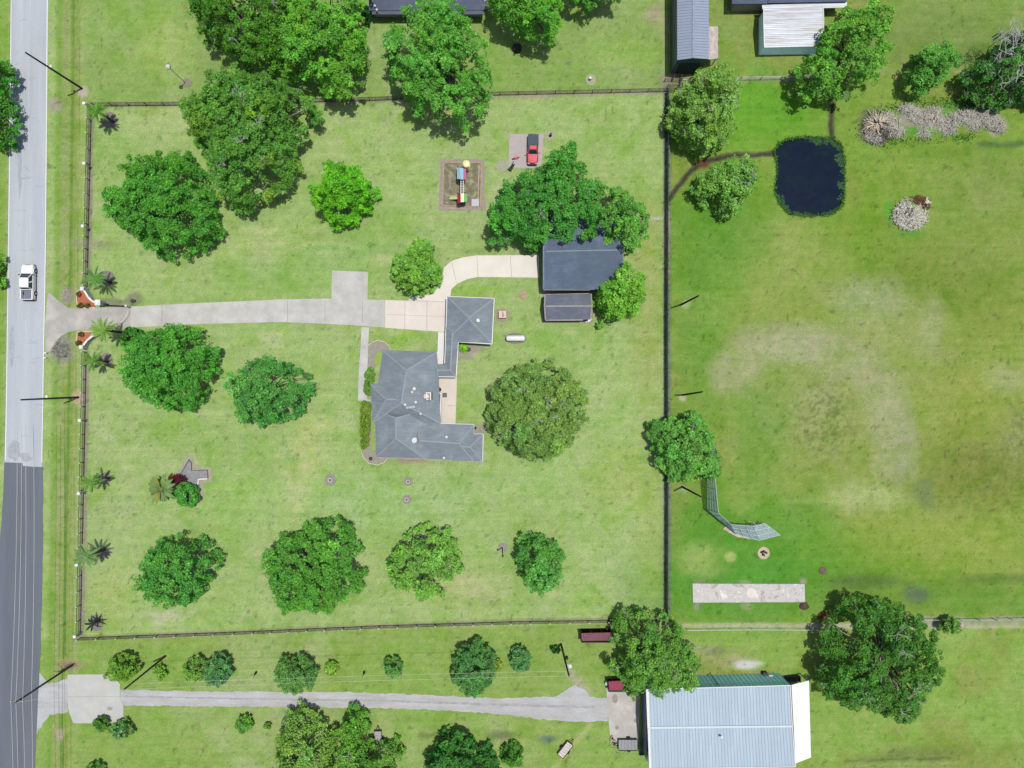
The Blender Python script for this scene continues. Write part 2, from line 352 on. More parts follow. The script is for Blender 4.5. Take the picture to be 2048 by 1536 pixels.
for cx, cy, rx, ry, c in ((110, 212, 17, 15, (172, 164, 146)), (135, 592, 14, 18, (158, 150, 130)), (122, 700, 24, 26, (150, 148, 138)), (118, 1470, 8, 12, (180, 166, 140)), (140, 1330, 26, 9, (168, 150, 108)),
                          (155, 795, 12, 14, (196, 172, 146)), (163, 182, 10, 10, (190, 180, 158)), (1370, 610, 9, 9, (160, 172, 120)), (1366, 793, 8, 8, (176, 176, 134)), (1366, 978, 10, 7, (150, 168, 120)),
                          (1460, 1112, 11, 10, (178, 188, 124)), (1400, 1162, 14, 6, (130, 146, 100)), (1395, 1212, 9, 8, (140, 150, 112)), (1495, 1212, 12, 8, (146, 158, 104)), (1490, 1163, 12, 5, (140, 160, 96)), (1606, 1162, 7, 7, (160, 150, 130)),
                          (268, 598, 16, 14, (130, 134, 102)), (225, 603, 26, 9, (134, 140, 104)), (205, 1437, 10, 5, (170, 168, 140)), (1430, 1300, 22, 8, (150, 150, 120)), (900, 690, 16, 8, (180, 172, 140)), (945, 700, 26, 8, (166, 164, 128)), (935, 712, 12, 8, (160, 158, 124)),
                          (825, 920, 30, 7, (160, 146, 120)), (812, 908, 60, 4, (176, 160, 124)), (965, 855, 14, 8, (170, 156, 128)), (775, 1250, 6, 3, (150, 150, 100))):
    ell(cx, cy, rx, ry, c, .85, .35, .25)
ell(1498, 1326, 30, 10, (204, 202, 196), .9, .5, .3)
# mounds of the brush heap and its surround
for cx, cy, rx, ry, c in ((1750, 255, 30, 36, (120, 112, 96)), (1815, 240, 22, 12, (160, 150, 142)), (1858, 236, 36, 26, (164, 152, 146)), (1945, 236, 22, 26, (158, 150, 138)), (1985, 250, 14, 26, (176, 166, 156)), (1830, 264, 50, 9, (98, 158, 58)), (1905, 222, 30, 14, (98, 158, 58)), (1820, 462, 30, 7, (104, 156, 62)), (1778, 420, 9, 24, (96, 162, 56))):
    ell(cx, cy, rx, ry, c, .85, .35, .5)
# pond basin and ditches
pin = inside(gpx, gpy, POND); pd = poly_dist(gpx, gpy, POND)
Z -= np.where(pin, np.clip(pd/12, 0, 1)*1.1+.05, 0)
pol(POND, 1.5, (70, 78, 56))
for ch in (CHAN1, CHAN2):
    d = poly_dist(gpx+wfx*.4, gpy+wfy*.4, ch, False); Z -= sm(d, 0, 9)*.3; paint(sm(d, 3.5, 8)*.95, (96, 88, 68)); paint(sm(d, 1.0, 4)*.8, (60, 58, 50))
ell(1408, 326, 12, 10, (104, 70, 50), .9, .4, .2)
Z += sm(np.hypot((gpx-1855)/130, (gpy-246)/34), .3, 1.1)*.6*(0.4+fbm(gpx, gpy, 22, 5))
Z += sm(np.hypot((gpx-1822)/36, (gpy-425)/34), .3, 1.1)*.5
Z += np.where((np.abs(GX) < 90) & (np.abs(GY) < 68), (fbm(gpx, gpy, 9, 67, 3)-.5)*.02-.01, -.01)
gd = sm(poly_dist(gpx, gpy, [(147, -200), (137, 700), (118, 1700)], False), 0, 16)*.32
gd *= 1-sm(np.abs(gpy-640), 60, 90); gd *= 1-sm(np.abs(gpy-1400), 60, 90); Z -= gd
# speckle per vertex
sd_ = np.clip(fbm(gpx, gpy, 7, 303, 2)-.74, 0, 1)*3.2; C *= (1-np.clip(sd_, 0, .35)[..., None])
C[gpx > 1338] *= np.array([1.0, 1.05, .95])
C *= (1+(RNG.random(GX.shape)[..., None]-.5)*.12)*(1+(fbm(gpx, gpy, 12, 63, 3)-.5)[..., None]*.22)
def grass_mat():
    m, nt, b = new_mat('turf'); at = nt.nodes.new('ShaderNodeAttribute'); at.attribute_name = 'Col'
    tc = nt.nodes.new('ShaderNodeTexCoord')
    n1 = noise(nt, 5.0, 4, .75, tc.outputs['Object']); r1 = ramp(nt, n1.outputs[0], [(.28, (.70, .74, .70)), (.5, (1, 1, 1)), (.72, (1.30, 1.24, 1.30))])
    n2 = noise(nt, .8, 5, .7, tc.outputs['Object']); r2 = ramp(nt, n2.outputs[0], [(.3, (.84, .93, .78)), (.5, (1, 1, 1)), (.68, (1.15, 1.05, 1.16))])
    o = mixc(nt, 1.0, at.outputs['Color'], r1.outputs[0], 'MULTIPLY'); o = mixc(nt, 1.0, o, r2.outputs[0], 'MULTIPLY')
    mp = nt.nodes.new('ShaderNodeMapping'); mp.inputs['Scale'].default_value = (.07, 1.1, 1); nt.links.new(tc.outputs['Object'], mp.inputs[0])
    n4 = noise(nt, 1.3, 3, .65, mp.outputs[0]); r4 = ramp(nt, n4.outputs[0], [(.35, (.93, .955, .92)), (.5, (1, 1, 1)), (.65, (1.07, 1.045, 1.09))]); o = mixc(nt, 1.0, o, r4.outputs[0], 'MULTIPLY')
    n5 = noise(nt, .22, 4, .65, tc.outputs['Object'], .6); r5 = ramp(nt, n5.outputs[0], [(.32, (.80, .92, .60)), (.5, (1, 1, 1)), (.66, (1.11, 1.02, 1.22))]); o = mixc(nt, 1.0, o, r5.outputs[0], 'MULTIPLY')
    nt.links.new(o, b.inputs['Base Color']); b.inputs['Roughness'].default_value = .9; b.inputs['Specular IOR Level'].default_value = .1
    n3 = noise(nt, 9, 3, .7, tc.outputs['Object']); bp = nt.nodes.new('ShaderNodeBump'); bp.inputs['Strength'].default_value = .5; bp.inputs['Distance'].default_value = .06
    nt.links.new(n3.outputs[0], bp.inputs['Height']); nt.links.new(bp.outputs[0], b.inputs['Normal']); return m
ny, nx = GX.shape; me = bpy.data.meshes.new('ground'); nv = nx*ny
me.vertices.add(nv); me.vertices.foreach_set('co', np.stack([GX, GY, Z], -1).astype(np.float32).ravel())
ii = np.arange(nv).reshape(ny, nx); q = np.stack([ii[:-1, :-1], ii[:-1, 1:], ii[1:, 1:], ii[1:, :-1]], -1).reshape(-1, 4); nf = len(q)
me.loops.add(nf*4); me.loops.foreach_set('vertex_index', q.astype(np.int32).ravel())
me.polygons.add(nf); me.polygons.foreach_set('loop_start', np.arange(0, nf*4, 4, dtype=np.int32)); me.polygons.foreach_set('loop_total', np.full(nf, 4, np.int32))
me.polygons.foreach_set('use_smooth', np.ones(nf, bool)); me.update(calc_edges=True)
ca = me.color_attributes.new('Col', 'FLOAT_COLOR', 'POINT'); ca.data.foreach_set('color', np.concatenate([C, np.ones(C.shape[:2]+(1,))], -1).astype(np.float32).ravel())
me.materials.append(grass_mat()); go = bpy.data.objects.new('ground', me); COL.objects.link(go); tag(go, kind='structure')
del C, wx, wy, wfx, wfy

def fix_water():
    m, nt, b = new_mat('pond_water'); b.inputs['Base Color'].default_value = (.0012, .0055, .012, 1)
    b.inputs['Roughness'].default_value = .06; b.inputs['IOR'].default_value = 1.33; b.inputs['Specular IOR Level'].default_value = .22
    tc = nt.nodes.new('ShaderNodeTexCoord'); nw = noise(nt, .5, 5, .7, tc.outputs['Object'], .8); rw = ramp(nt, nw.outputs[0], [(.45, (.0010, .0045, .013)), (.62, (.0015, .007, .012)), (.8, (.004, .014, .012))]); nt.links.new(rw.outputs[0], b.inputs['Base Color'])
    n3 = noise(nt, 3, 2, .5, tc.outputs['Object']); bp = nt.nodes.new('ShaderNodeBump'); bp.inputs['Strength'].default_value = .2
    nt.links.new(n3.outputs[0], bp.inputs['Height']); nt.links.new(bp.outputs[0], b.inputs['Normal']); return m
mb = MB(); cxp = sum(p[0] for p in POND)/len(POND); cyp = sum(p[1] for p in POND)/len(POND)
mb.prism(W([(cxp+(x-cxp)*1.01, cyp+(y-cyp)*1.01) for x, y in POND]), -.40, -.13); struct('pond_water', mb, fix_water())

# ------------------------------------------------------------------ road and paving
asph = M('old_asphalt', (188, 195, 201), .09, .5, .9, fine=.10, c2=(198, 204, 208), stretch=(1.0, .06, 1))
asph2 = M('new_asphalt', (108, 115, 125), .10, .6, .9, fine=.10, stretch=(1.0, .08, 1))
white = M('road_paint', (240, 240, 238), .08, 3, .7)
mb = MB(); mb.prism(W([(26, -400), (100, -400), (97, 0), (92, 500), (87, 768), (84, 928), (84, 934), (46, 934), (45, 928), (9, 926), (13, 768), (18, 400), (24, 0)]), -.2, .03); struct('road', mb, asph)
mb = MB(); mb.prism(W(rough([(9, 924), (45, 926), (46, 932), (86, 934), (86, 1100), (81, 1300), (70, 1536), (60, 1900), (-60, 1900), (-20, 1300), (-3, 1120), (6, 1000)], .6, 20)), -.2, .04); struct('resurfaced_road', mb, asph2)
mb = MB()
for pts in ([(24.5, -300), (22.5, 0), (18, 400), (13.2, 768), (10.8, 920)], [(96, -300), (94.5, 0), (90.8, 500), (86, 768), (83.6, 925)]):
    for a, b_ in zip(pts, pts[1:]): mb.bar(P(*a, .033), P(*b_, .033), .13, .004)
struct('road_edge_line', mb, white)
mb = MB()
for k in range(10): mb.bar(P(66-k*1.2, -60+k*90, .033), P(65.6-k*1.2, -28+k*90, .033), .0, .0) if False else None
mb = MB()
for (a, b_) in (((62, -100), (60, 40)), ((58, 60), (57, 300)), ((54, 380), (53.5, 510)), ((51, 640), (50, 760))): mb.bar(P(*a, .033), P(*b_, .033), .05, .003)
struct('worn_centre_line', mb, M('worn_paint', (214, 216, 220), .1, 2))
mb = MB(); rr_ = random.Random(21)
for k in range(26):
    y = rr_.uniform(10, 900); x0 = rr_.uniform(26, 70); x1 = x0+rr_.uniform(6, 22); pp = [P(x0+(x1-x0)*t+rr_.uniform(-.8, .8), y+rr_.uniform(-2.5, 2.5), .034) for t in (0, .3, .6, 1)]
    for a, b_ in zip(pp, pp[1:]): mb.bar(a, b_, .04, .003)
struct('road_crack', mb, M('crack', (140, 144, 150)))
mb = MB()
for cx, cy, rx, ry in ((28, 905, 15, 16), (30, 890, 10, 9), (52, 915, 12, 9), (24, 690, 5, 40), (40, 330, 4, 60)): mb.prism(W(circ(cx, cy, rx, 18, .25, cx, ry)), .02, .0335+cx*1e-5)
struct('road_stain', mb, M('stain_road', (172, 178, 184), .12, 1.2, fine=.12))
conc = M('concrete', (200, 199, 192), .13, .45, .85, fine=.09, c2=(212, 211, 206))
conc_new = M('pale_concrete', (236, 230, 218), .05, .4, .85, fine=.04)
conc_pink = M('warm_concrete', (232, 222, 212), .05, .4, .85, fine=.05, c2=(240, 230, 220))
conc_old = M('weathered_concrete', (194, 190, 182), .10, .5, .9, fine=.08, c2=(214, 210, 204))
# front drive
mb = MB(); mb.prism(W([(96, 585), (104, 590), (122, 605), (135, 615), (150, 617), (262, 613), (262, 655), (160, 660), (138, 664), (122, 672), (108, 690), (96, 706), (91, 712), (91, 640)]), -.1, .024); struct('drive_apron', mb, M('stained_concrete', (182, 180, 172), .12, .35, .9, fine=.07, c2=(206, 202, 192)))
mb = MB(); mb.prism(W([(262, 613), (400, 606), (560, 599), (663, 597), (664, 541), (736, 544), (735, 599), (770, 600), (770, 655), (732, 652), (660, 648), (560, 644), (400, 648), (262, 655)]), -.1, .03); struct('front_drive', mb, conc)
mb = MB(); mb.prism(W([(770.4, 600), (892, 604), (889, 664), (770.4, 655.6)]), -.1, .034); struct('garage_court', mb, conc_pink)
mb = MB()
for x in (810, 854): mb.bar(P(x, 601.5, .036), P(x-.6, 661, .036), .05, .004)
mb.bar(P(772, 629, .036), P(890, 633, .036), .03, .004)
for x in (324, 575, 650, 725): mb.bar(P(x, 601 if x > 500 else 611, .032), P(x, 645 if x > 500 else 650, .032), .05, .004)
struct('expansion_joint', mb, M('joint', (150, 140, 128)))
arc = [(887, 598), (886, 575), (884, 552), (888, 535), (903, 522), (925, 515), (952, 511), (1078, 510)]
arc2 = [(1078, 556), (1062, 555), (955, 554), (935, 558), (915, 567), (903, 578), (901, 592), (895, 600)]
mb = MB(); mb.prism(W([(815, 600.5), (830, 592), (862, 590), (872, 580)]+[(884, 560)]+arc[3:]+arc2+[(892, 603.5)]), -.1, .038); struct('side_drive', mb, conc_new)
mb = MB()
for x in (954, 1021): mb.bar(P(x, 512, .040), P(x+2, 554, .040), .05, .004)
mb.bar(P(903, 522, .04), P(913, 566, .04), .05, .004); struct('side_drive_joint', mb, M('joint', (150, 140, 128)))
mb = MB(); mb.prism(W([(723.5, 654), (738, 655), (734, 760), (734, 799), (741, 800), (741, 802), (716, 801), (717, 760)]), -.1, .028); struct('front_walk', mb, conc)
mb = MB(); mb.prism(W([(876.5, 664), (889, 665), (888, 728), (874, 728)]), -.1, .042); struct('side_walk', mb, M('white_walk', (238, 236, 234), .04, .5))
mb = MB(); mb.prism(W([(878, 752), (914, 754), (911, 850), (880, 850)]), -.1, .04); struct('patio', mb, M('patio', (224, 214, 200), .05, .8, fine=.05)); 
mb = MB(); mb.bar(P(896, 811, .043), P(912, 812, .043), .05, .004); mb.bar(P(882, 778, .043), P(884, 846, .043), .04, .004); struct('patio_joint', mb, M('joint', (150, 140, 128)))
# lower slab, gravel lane
gravel = M('gravel', (190, 190, 188), .16, .7, .95, fine=.26, bump=.5, bscale=9, c2=(200, 202, 204), stretch=(.3, 1, 1))
mb = MB(); mb.prism(W(rough([(240, 1379), (400, 1383), (700, 1384), (900, 1392), (1000, 1396), (1110, 1393), (1150, 1370), (1172, 1380), (1180, 1393), (1215, 1397), (1215, 1442), (1150, 1443), (1080, 1438), (1000, 1428), (900, 1421), (760, 1416), (500, 1413), (240, 1411)], 1.3, 7, 4)), -.05, .012); struct('gravel_lane', mb, gravel)
mb = MB(); mb.prism(W(rough([(78, 1345), (96, 1368), (136, 1358), (136, 1424), (100, 1430), (78, 1460), (72, 1470), (76, 1400)], 1.5, 7, 5)), -.05, .014); struct('gravel_apron', mb, gravel)
mb = MB()
for y0, c in ((1393, 0), (1404, 0)): pass
mb.prism(W(rough([(245, 1391), (500, 1396), (760, 1399), (1000, 1407), (1190, 1412), (1190, 1416), (1000, 1412), (760, 1403), (500, 1399), (245, 1394)], 1.0, 9, 8)), .0, .016); struct('wheel_track', mb, M('track', (170, 170, 172), .16, 1, fine=.2))
mb = MB(); mb.prism(W([(135, 1349), (219, 1348.5), (228, 1353), (240, 1368), (240, 1398), (247, 1410), (247, 1440), (215, 1447), (147, 1446), (141, 1432), (136, 1415)]), -.1, .03); struct('entry_slab', mb, M('slab', (200, 200, 194), .07, .5, .9, fine=.05))
mb = MB(); mb.bar(P(136, 1393, .033), P(242, 1393.5, .033), .05, .004); mb.prism(W(circ(220, 1417, 6, 14, .2, 3, 4)), .03, .034); struct('slab_stain', mb, M('stain', (170, 160, 148), .15, 2))
mb = MB(); mb.prism(W([(1385, 1167), (1609, 1168), (1610, 1204), (1386, 1205)]), -.1, .06); 
def splotch():
    m, nt, b = new_mat('peeling_slab'); tc = nt.nodes.new('ShaderNodeTexCoord')
    n = noise(nt, .55, 6, .68, tc.outputs['Object'], 1.2); r = ramp(nt, n.outputs[0], [(.36, A((176, 168, 158))), (.46, A((214, 210, 204))), (.54, A((196, 192, 186))), (.64, A((240, 238, 236)))])
    nt.links.new(r.outputs[0], b.inputs['Base Color']); b.inputs['Roughness'].default_value = .9; return m
struct('field_slab', mb, splotch())
mb = MB(); mb.prism(W(circ(1503, 1186, 10, 24)), .061, .066); struct('slab_circle', mb, M('faded_circle', (232, 224, 214), .05, 1))
mb = MB(); mb.prism(W([(1018.5, 268), (1087, 268), (1083, 337), (1017, 336)]), -.1, .05); struct('play_court', mb, M('pavers', (186, 176, 174), .07, 1.2, fine=.08, stretch=(.4, 2, 1)))
mb = MB(); mb.prism(W([(1213, 1372), (1280, 1372), (1278, 1482), (1232, 1486), (1221, 1478), (1218, 1452), (1214, 1410)]), -.1, .032); struct('barn_slab', mb, conc_old)
mb = MB()
for c in (circ(1230, 1397, 6, 16, .1, 1, 9.5), circ(1234, 1455, 4, 12, .1, 2, 4.5), circ(1271, 1441, 3, 12, .1, 2, 4.5)): mb.prism(W(c), .030, .035)
struct('oil_stain', mb, M('oil', (160, 150, 140), .1, 3))
mb = MB(); mb.prism(W(rough([(1416, 53), (1436, 53), (1436, 117), (1416, 118)], .6, 6)), -.1, .03); struct('lean_pad', mb, M('pad', (198, 186, 172), .12, .9, fine=.08))

# ------------------------------------------------------------------ materials of buildings
def shingle(name, c, var=.10, blue=None):
    if name in _mats: return _mats[name]
    m, nt, b = new_mat(name); base = A(c); tc = nt.nodes.new('ShaderNodeTexCoord')
    n = noise(nt, .35, 5, .6, tc.outputs['Object']); r = ramp(nt, n.outputs[0], [(.3, tuple(v*(1-var) for v in base)), (.5, base), (.7, tuple(v*(1+var) for v in (A(blue) if blue else base)))])
    br = nt.nodes.new('ShaderNodeTexBrick'); br.inputs['Scale'].default_value = 1.0; br.inputs['Brick Width'].default_value = .9; br.inputs['Row Height'].default_value = .28; br.inputs['Mortar Size'].default_value = .012
    br.inputs['Color1'].default_value = (1.08, 1.08, 1.08, 1); br.inputs['Color2'].default_value = (.93, .93, .94, 1); br.inputs['Mortar'].default_value = (.8, .8, .8, 1)
    nt.links.new(tc.outputs['Object'], br.inputs['Vector']); o = mixc(nt, 1.0, r.outputs[0], br.outputs[0], 'MULTIPLY')
    n2 = noise(nt, 12, 2, .7, tc.outputs['Object']); r2 = ramp(nt, n2.outputs[0], [(.3, (.88,)*3), (.7, (1.12,)*3)]); o = mixc(nt, 1.0, o, r2.outputs[0], 'MULTIPLY')
    nt.links.new(o, b.inputs['Base Color']); b.inputs['Roughness'].default_value = .85; b.inputs['Specular IOR Level'].default_value = .25; _mats[name] = m; return m
roof_house = shingle('house_shingle', (141, 152, 160), .10, (152, 162, 168))
roof_dark = shingle('dark_shingle', (96, 112, 132), .08, (108, 124, 142))
roof_shed = shingle('shed_shingle', (112, 118, 132), .08, (124, 130, 140))
ridge_m = M('ridge_cap', (155, 164, 171), .06, 2, .85)
fascia_m = M('white_trim', (238, 236, 232), .04, 2, .6)
brick_m = M('pale_brick', (188, 172, 152), .12, 3, .85, fine=.1)
gravel_dk = M('mulch_grey', (146, 136, 124), .22, 3, .95, fine=.25)
mulch_m = M('brown_mulch', (140, 118, 98), .25, 2.5, .95, fine=.3, c2=(166, 146, 122))
glass_m = M('window_glass', (30, 40, 50), .1, 1, .05, spec=.8)
green_wall = M('green_steel', (.22, .46, .44), .08, .8, .5, spec=.3, fine=.05, direct=True)
blue_wall = M('blue_steel', (70, 96, 124), .08, .8, .5, spec=.5)
black_m = M('black_paint', (34, 36, 40), .15, 3, .6)
steel_m = M('galvanised', (190, 196, 200), .08, 3, .45, .3)
wood_pole = M('pole_wood', (66, 56, 50), .2, 6, .85, stretch=(6, 6, .6))
wood_m = M('weathered_wood', (172, 158, 142), .16, 3, .85, fine=.12)
shade_in = M('interior_shade', (30, 30, 32), .2, 2)

def hip(rb, rc, corners, ridge, he, hr, th=.16, cap=True):
    """corners a b c d at eave height, ridge r0 (by a-b) and r1 (by c-d), all given where they show"""
    a, b, c, d = [P(*p, he) for p in corners]; r0, r1 = P(*ridge[0], hr), P(*ridge[1], hr)
    cands = [(((a+b)/2-r0).length+((c+d)/2-r1).length, 0), (((b+c)/2-r0).length+((d+a)/2-r1).length, 1), (((c+d)/2-r0).length+((a+b)/2-r1).length, 2), (((d+a)/2-r0).length+((b+c)/2-r1).length, 3)]
    if (r0-r1).length > .4:
        k = min(cands)[1]; a, b, c, d = [(a, b, c, d)[(i+k) % 4] for i in range(4)]
    vs = [a, b, c, d, r0, r1]+[v-Vector((0, 0, th)) for v in (a, b, c, d)]
    fs = [(0, 1, 4), (1, 2, 5, 4), (2, 3, 5), (3, 0, 4, 5)]
    if (r0-r1).length < .01: fs = [(0, 1, 4), (1, 2, 4), (2, 3, 4), (3, 0, 4)]
    n = (b-a).cross(r0-a)
    if n.z < 0: fs = [f[::-1] for f in fs]
    fs += [(0, 1, 7, 6), (1, 2, 8, 7), (2, 3, 9, 8), (3, 0, 6, 9), (6, 7, 8, 9)]
    rb.add(vs, fs)
    if cap:
        e = Vector((0, 0, .02))
        for p, q in ((a, r0), (b, r0), (c, r1), (d, r1), (r0, r1)):
            if (p-q).length > .3: rc.bar(p.lerp(q, .03)+e, q+e, .2, .05)
def walls(wb, corners, he, inset=.5, base=-.1):
    pts = [P(*p, he) for p in corners]; c = sum(pts, Vector())/len(pts); out = []
    for p in pts:
        d = (p-c); d.z = 0; out.append(tuple((p-d.normalized()*inset*1.4))[:2])
    wb.prism(out, base, he-.2); return out
def trim(tb, pts, he, wd=.12, th=.16):
    for p, q in zip(pts, pts[1:]):
        a, b = P(*p, he-.07), P(*q, he-.07); tb.bar(a, b, wd, th)

# ------------------------------------------------------------------ main house
hs = thing('ranch_house', 'sprawling grey shingled ranch house with many hips at the end of the front drive', 'house', P(830, 800))
rb, rc, wb, tb = MB(), MB(), MB(), MB(); he = 2.8
wings = [([(765, 700), (874, 704), (882, 847), (746, 846)], [(813, 741), (803, 806)], 5.6),          # north block
         ([(741, 768), (800, 765), (800, 836), (745, 846)], [(772, 799), (806, 799)], 4.9),          # entry gable
         ([(750, 820), (848, 822), (850, 917), (752, 914)], [(792, 836), (792, 877)], 5.15),         # south block
         ([(838, 846), (948, 849), (947, 922), (838, 917)], [(838, 881), (918, 887)], 4.4),          # east wing
         ([(903, 868), (966, 868), (965, 923), (903, 921)], [(903, 892), (940, 894)], 4.0)]
for cs, rd, hr in wings: hip(rb, rc, cs, rd, he, hr); walls(wb, cs, he)
roof_o = build('roof', rb, roof_house, hs); build('ridge_cap', rc, ridge_m, roof_o)
trim(tb, [(874.5, 704), (872, 751)], he); trim(tb, [(882, 786), (880, 847), (948, 849), (947, 868), (966.5, 868), (965, 923)], he)
build_each('gutter', tb, fascia_m, roof_o)
tb = MB(); trim(tb, [(753, 914.8), (848, 917.6), (965, 923.6)], he, .1, .14); build_each('gutter', tb, M('tan_trim', (176, 168, 158)), roof_o)
build('wall', wb, brick_m, hs)
def window(parent, x0, y0, x1, y1, z0=1.0, z1=2.1):
    """a window standing proud of a wall between two ground points (metres)"""
    f, g = MB(), MB(); a, b = Vector((x0, y0, (z0+z1)/2)), Vector((x1, y1, (z0+z1)/2)); f.bar(a, b, .10, z1-z0); e = (b-a).normalized()*.07
    g.bar(a+e, b-e, .14, z1-z0-.14); w_ = build('window', f, fascia_m, parent); build('pane', g, glass_m, w_)
wl = P(743, 850); 
for px, py in ((-21.45, -2.3), (-20.85, -9.0), (-20.95, -5.5)): pass
window(hs, -20.72, -5.9, -20.72, -7.5); window(hs, -20.65, -9.0, -20.65, -10.6); window(hs, -18.8, -11.0, -17.2, -11.05); window(hs, -9.5, -11.55, -8.0, -11.6)
for x, y, r, hh in ((830, 777.5, .17, 5.7), (826, 784, .13, 5.7), (833, 804, .14, 5.3), (812, 809, .13, 5.6), (843, 827, .12, 4.8), (894, 873, .14, 4.6), (889, 914.5, .13, 3.3)):
    m_ = MB(); m_.lathe(P(x, y, hh-1.1), [(r*.6, -.2), (r*.6, .9), (r*1.5, .92), (r*1.5, 1.05), (r*.4, 1.16)], 12); build('roof_vent', m_, fascia_m, roof_o, smooth=False)
m_ = MB(); p_ = P(821, 814.5, 5.5); m_.box((p_.x, p_.y, p_.z-.25), (1.4, .28, .5), .15); build('ridge_vent', m_, M('vent_grey', (190, 194, 196)), roof_o)
ch = MB(); p_ = P(857, 792.5, 5.0); ch.box((p_.x, p_.y, 4.4), (.9, 1.1, 1.9)); cho = build('chimney', ch, M('chimney', (158, 138, 128), .15, 3), roof_o)
ch = MB(); ch.box((p_.x+.36, p_.y, 5.42), (.16, 1.2, .14)); ch.box((p_.x-.05, p_.y+.52, 5.42), (.66, .14, .14)); ch.box((p_.x-.1, p_.y-.5, 5.42), (.3, .14, .14)); build('chimney_cap', ch, fascia_m, cho)
ch = MB()
for k in range(8):
    t = k*math.pi/4; ch.bar((p_.x-.28, p_.y, 5.5), (p_.x-.28+.42*math.cos(t), p_.y+.42*math.sin(t), 5.42), .16, .03)
ch.lathe((p_.x-.28, p_.y, 5.36), [(.16, 0), (.2, .2), (.02, .28)], 10); build('flue_cap', ch, M('flue', (250, 236, 226)), cho)
dish = MB(); p_ = P(830, 881, 5.6); prof = [(0.02+.42*t, .16*t*t) for t in (0, .25, .5, .75, 1)]+[(.44, .13)]
d2 = MB(); d2.lathe((0, 0, 0), prof, 20); d2.xf((p_.x, p_.y, p_.z), 2.6, .5); do = build('satellite_dish', d2, M('dish_white', (238, 246, 250), .03), roof_o)
m_ = MB(); m_.tube([(p_.x+.1, p_.y, p_.z-.1), (p_.x+.5, p_.y+.02, p_.z-1.1)], .03); m_.tube([(p_.x+.1, p_.y, p_.z), (p_.x+.5, p_.y+1.1, p_.z+.1)], .025); build('mast', m_, steel_m, do)
# garage wing with breezeway
gs = thing('garage_wing', 'square grey pyramid roofed garage joined to the house by a breezeway', 'garage', P(937, 640))
rb, rc, wb, tb = MB(), MB(), MB(), MB(); gc = [(894.5, 593), (988, 597), (983.5, 687), (891.5, 683)]
hip(rb, rc, gc, [(938, 635.5), (937.4, 637)], 2.75, 4.9)
hip(rb, rc, [(891.8, 655), (919, 655), (912, 753), (889, 735)], [(905, 663), (901, 741)], 2.72, 3.5); hip(rb, rc, [(873, 729), (912, 729), (912, 753.5), (876, 753)], [(874, 740), (902, 741)], 2.70, 3.35)
walls(wb, gc, 2.75, .45)
for x, y in ((892, 700), (890, 726), (877, 731), (910, 690), (909, 720), (908, 748), (880, 749)):
    p_ = P(x, y, 2.5); pb = MB(); pb.box((p_.x, p_.y, 1.2), (.18, .18, 2.5)); build('post', pb, fascia_m, gs)
ro = build('roof', rb, roof_house, gs); build('ridge_cap', rc, ridge_m, ro)
trim(tb, [(892, 593), (894.5, 593), (988.4, 597), (984, 688), (916.5, 683.8), (912.5, 754), (876, 753.6)], 2.75); trim(tb, [(894, 593), (891, 683), (889.4, 727)], 2.75)
build_each('gutter', tb, fascia_m, ro); build('wall', wb, brick_m, gs)
m_ = MB(); p_ = P(956, 641, 4.6); m_.lathe((p_.x, p_.y, 3.9), [(.16, 0), (.16, .6), (.28, .62), (.28, .72), (.05, .8)], 14); build('roof_vent', m_, fascia_m, ro)
for y in (617, 655):
    m_ = MB(); a, b = P(896.5, y-13, 2.5), P(895.6, y+13, 2.5); m_.bar((a.x, a.y, 1.1), (b.x, b.y, 1.1), .14, 2.2); build('garage_door', m_, M('door_white', (224, 220, 212)), gs)

# ------------------------------------------------------------------ detached garage and shed
def gable(rb, rc, cs, r, he, hr, th=.14): hip(rb, rc, cs, r, he, hr, th)
dg = thing('detached_garage', 'long dark blue-grey shingled outbuilding at the end of the curved side drive', 'outbuilding', P(1165, 535))
rb, rc, wb, tb = MB(), MB(), MB(), MB(); cs = [(1087, 430), (1246, 430), (1246, 580), (1087, 579.5)]
gable(rb, rc, cs, [(1087, 503), (1246, 500)], 3.1, 5.0); o_ = walls(wb, cs, 3.1, .3)
a, b, c, d = [Vector((*q, 2.9)) for q in o_]; r0, r1 = (a+d)/2+Vector((0, 0, 1.7)), (b+c)/2+Vector((0, 0, 1.7)); wb.add([a, d, r0, b, c, r1], [(0, 1, 2), (3, 5, 4)])
rf = build('roof', rb, roof_dark, dg); build('ridge_cap', rc, M('pale_cap', (128, 142, 156)), rf)
trim(tb, [(1087, 579.8), (1180, 580)], 3.1, .1, .12); trim(tb, [(1087, 432), (1087, 579)], 3.12, .08, .1); build_each('gutter', tb, M('tan_trim', (176, 168, 158)), rf)
build('wall', wb, M('brown_brick', (118, 104, 104), .15, 3, fine=.1), dg)
m_ = MB(); m_.bar((o_[0][0]-.03, P(0, 514).y, 1.25), (o_[0][0]-.03, P(0, 553).y, 1.25), .08, 2.4); build('garage_door', m_, M('grey_door', (120, 112, 112)), dg)
sh = thing('garden_shed', 'low grey shingled gable shed just below the dark outbuilding', 'shed', P(1136, 613))
rb, rc, wb, tb = MB(), MB(), MB(), MB(); cs = [(1090, 589), (1182, 587), (1181, 639), (1091, 640)]
gable(rb, rc, cs, [(1089, 612.5), (1184, 612)], 2.3, 3.2); o_ = walls(wb, cs, 2.3, .3)
rf = build('roof', rb, roof_shed, sh); build('ridge_cap', rc, M('pale_cap2', (164, 160, 156)), rf); trim(tb, [(1091, 640.4), (1166, 640)], 2.3, .12, .12); trim(tb, [(1091, 589), (1178, 587)], 2.3, .08, .1); build_each('gutter', tb, M('pale_trim', (200, 192, 184)), rf)
build('wall', wb, M('shed_wall', (92, 86, 84), .15, 3), sh)
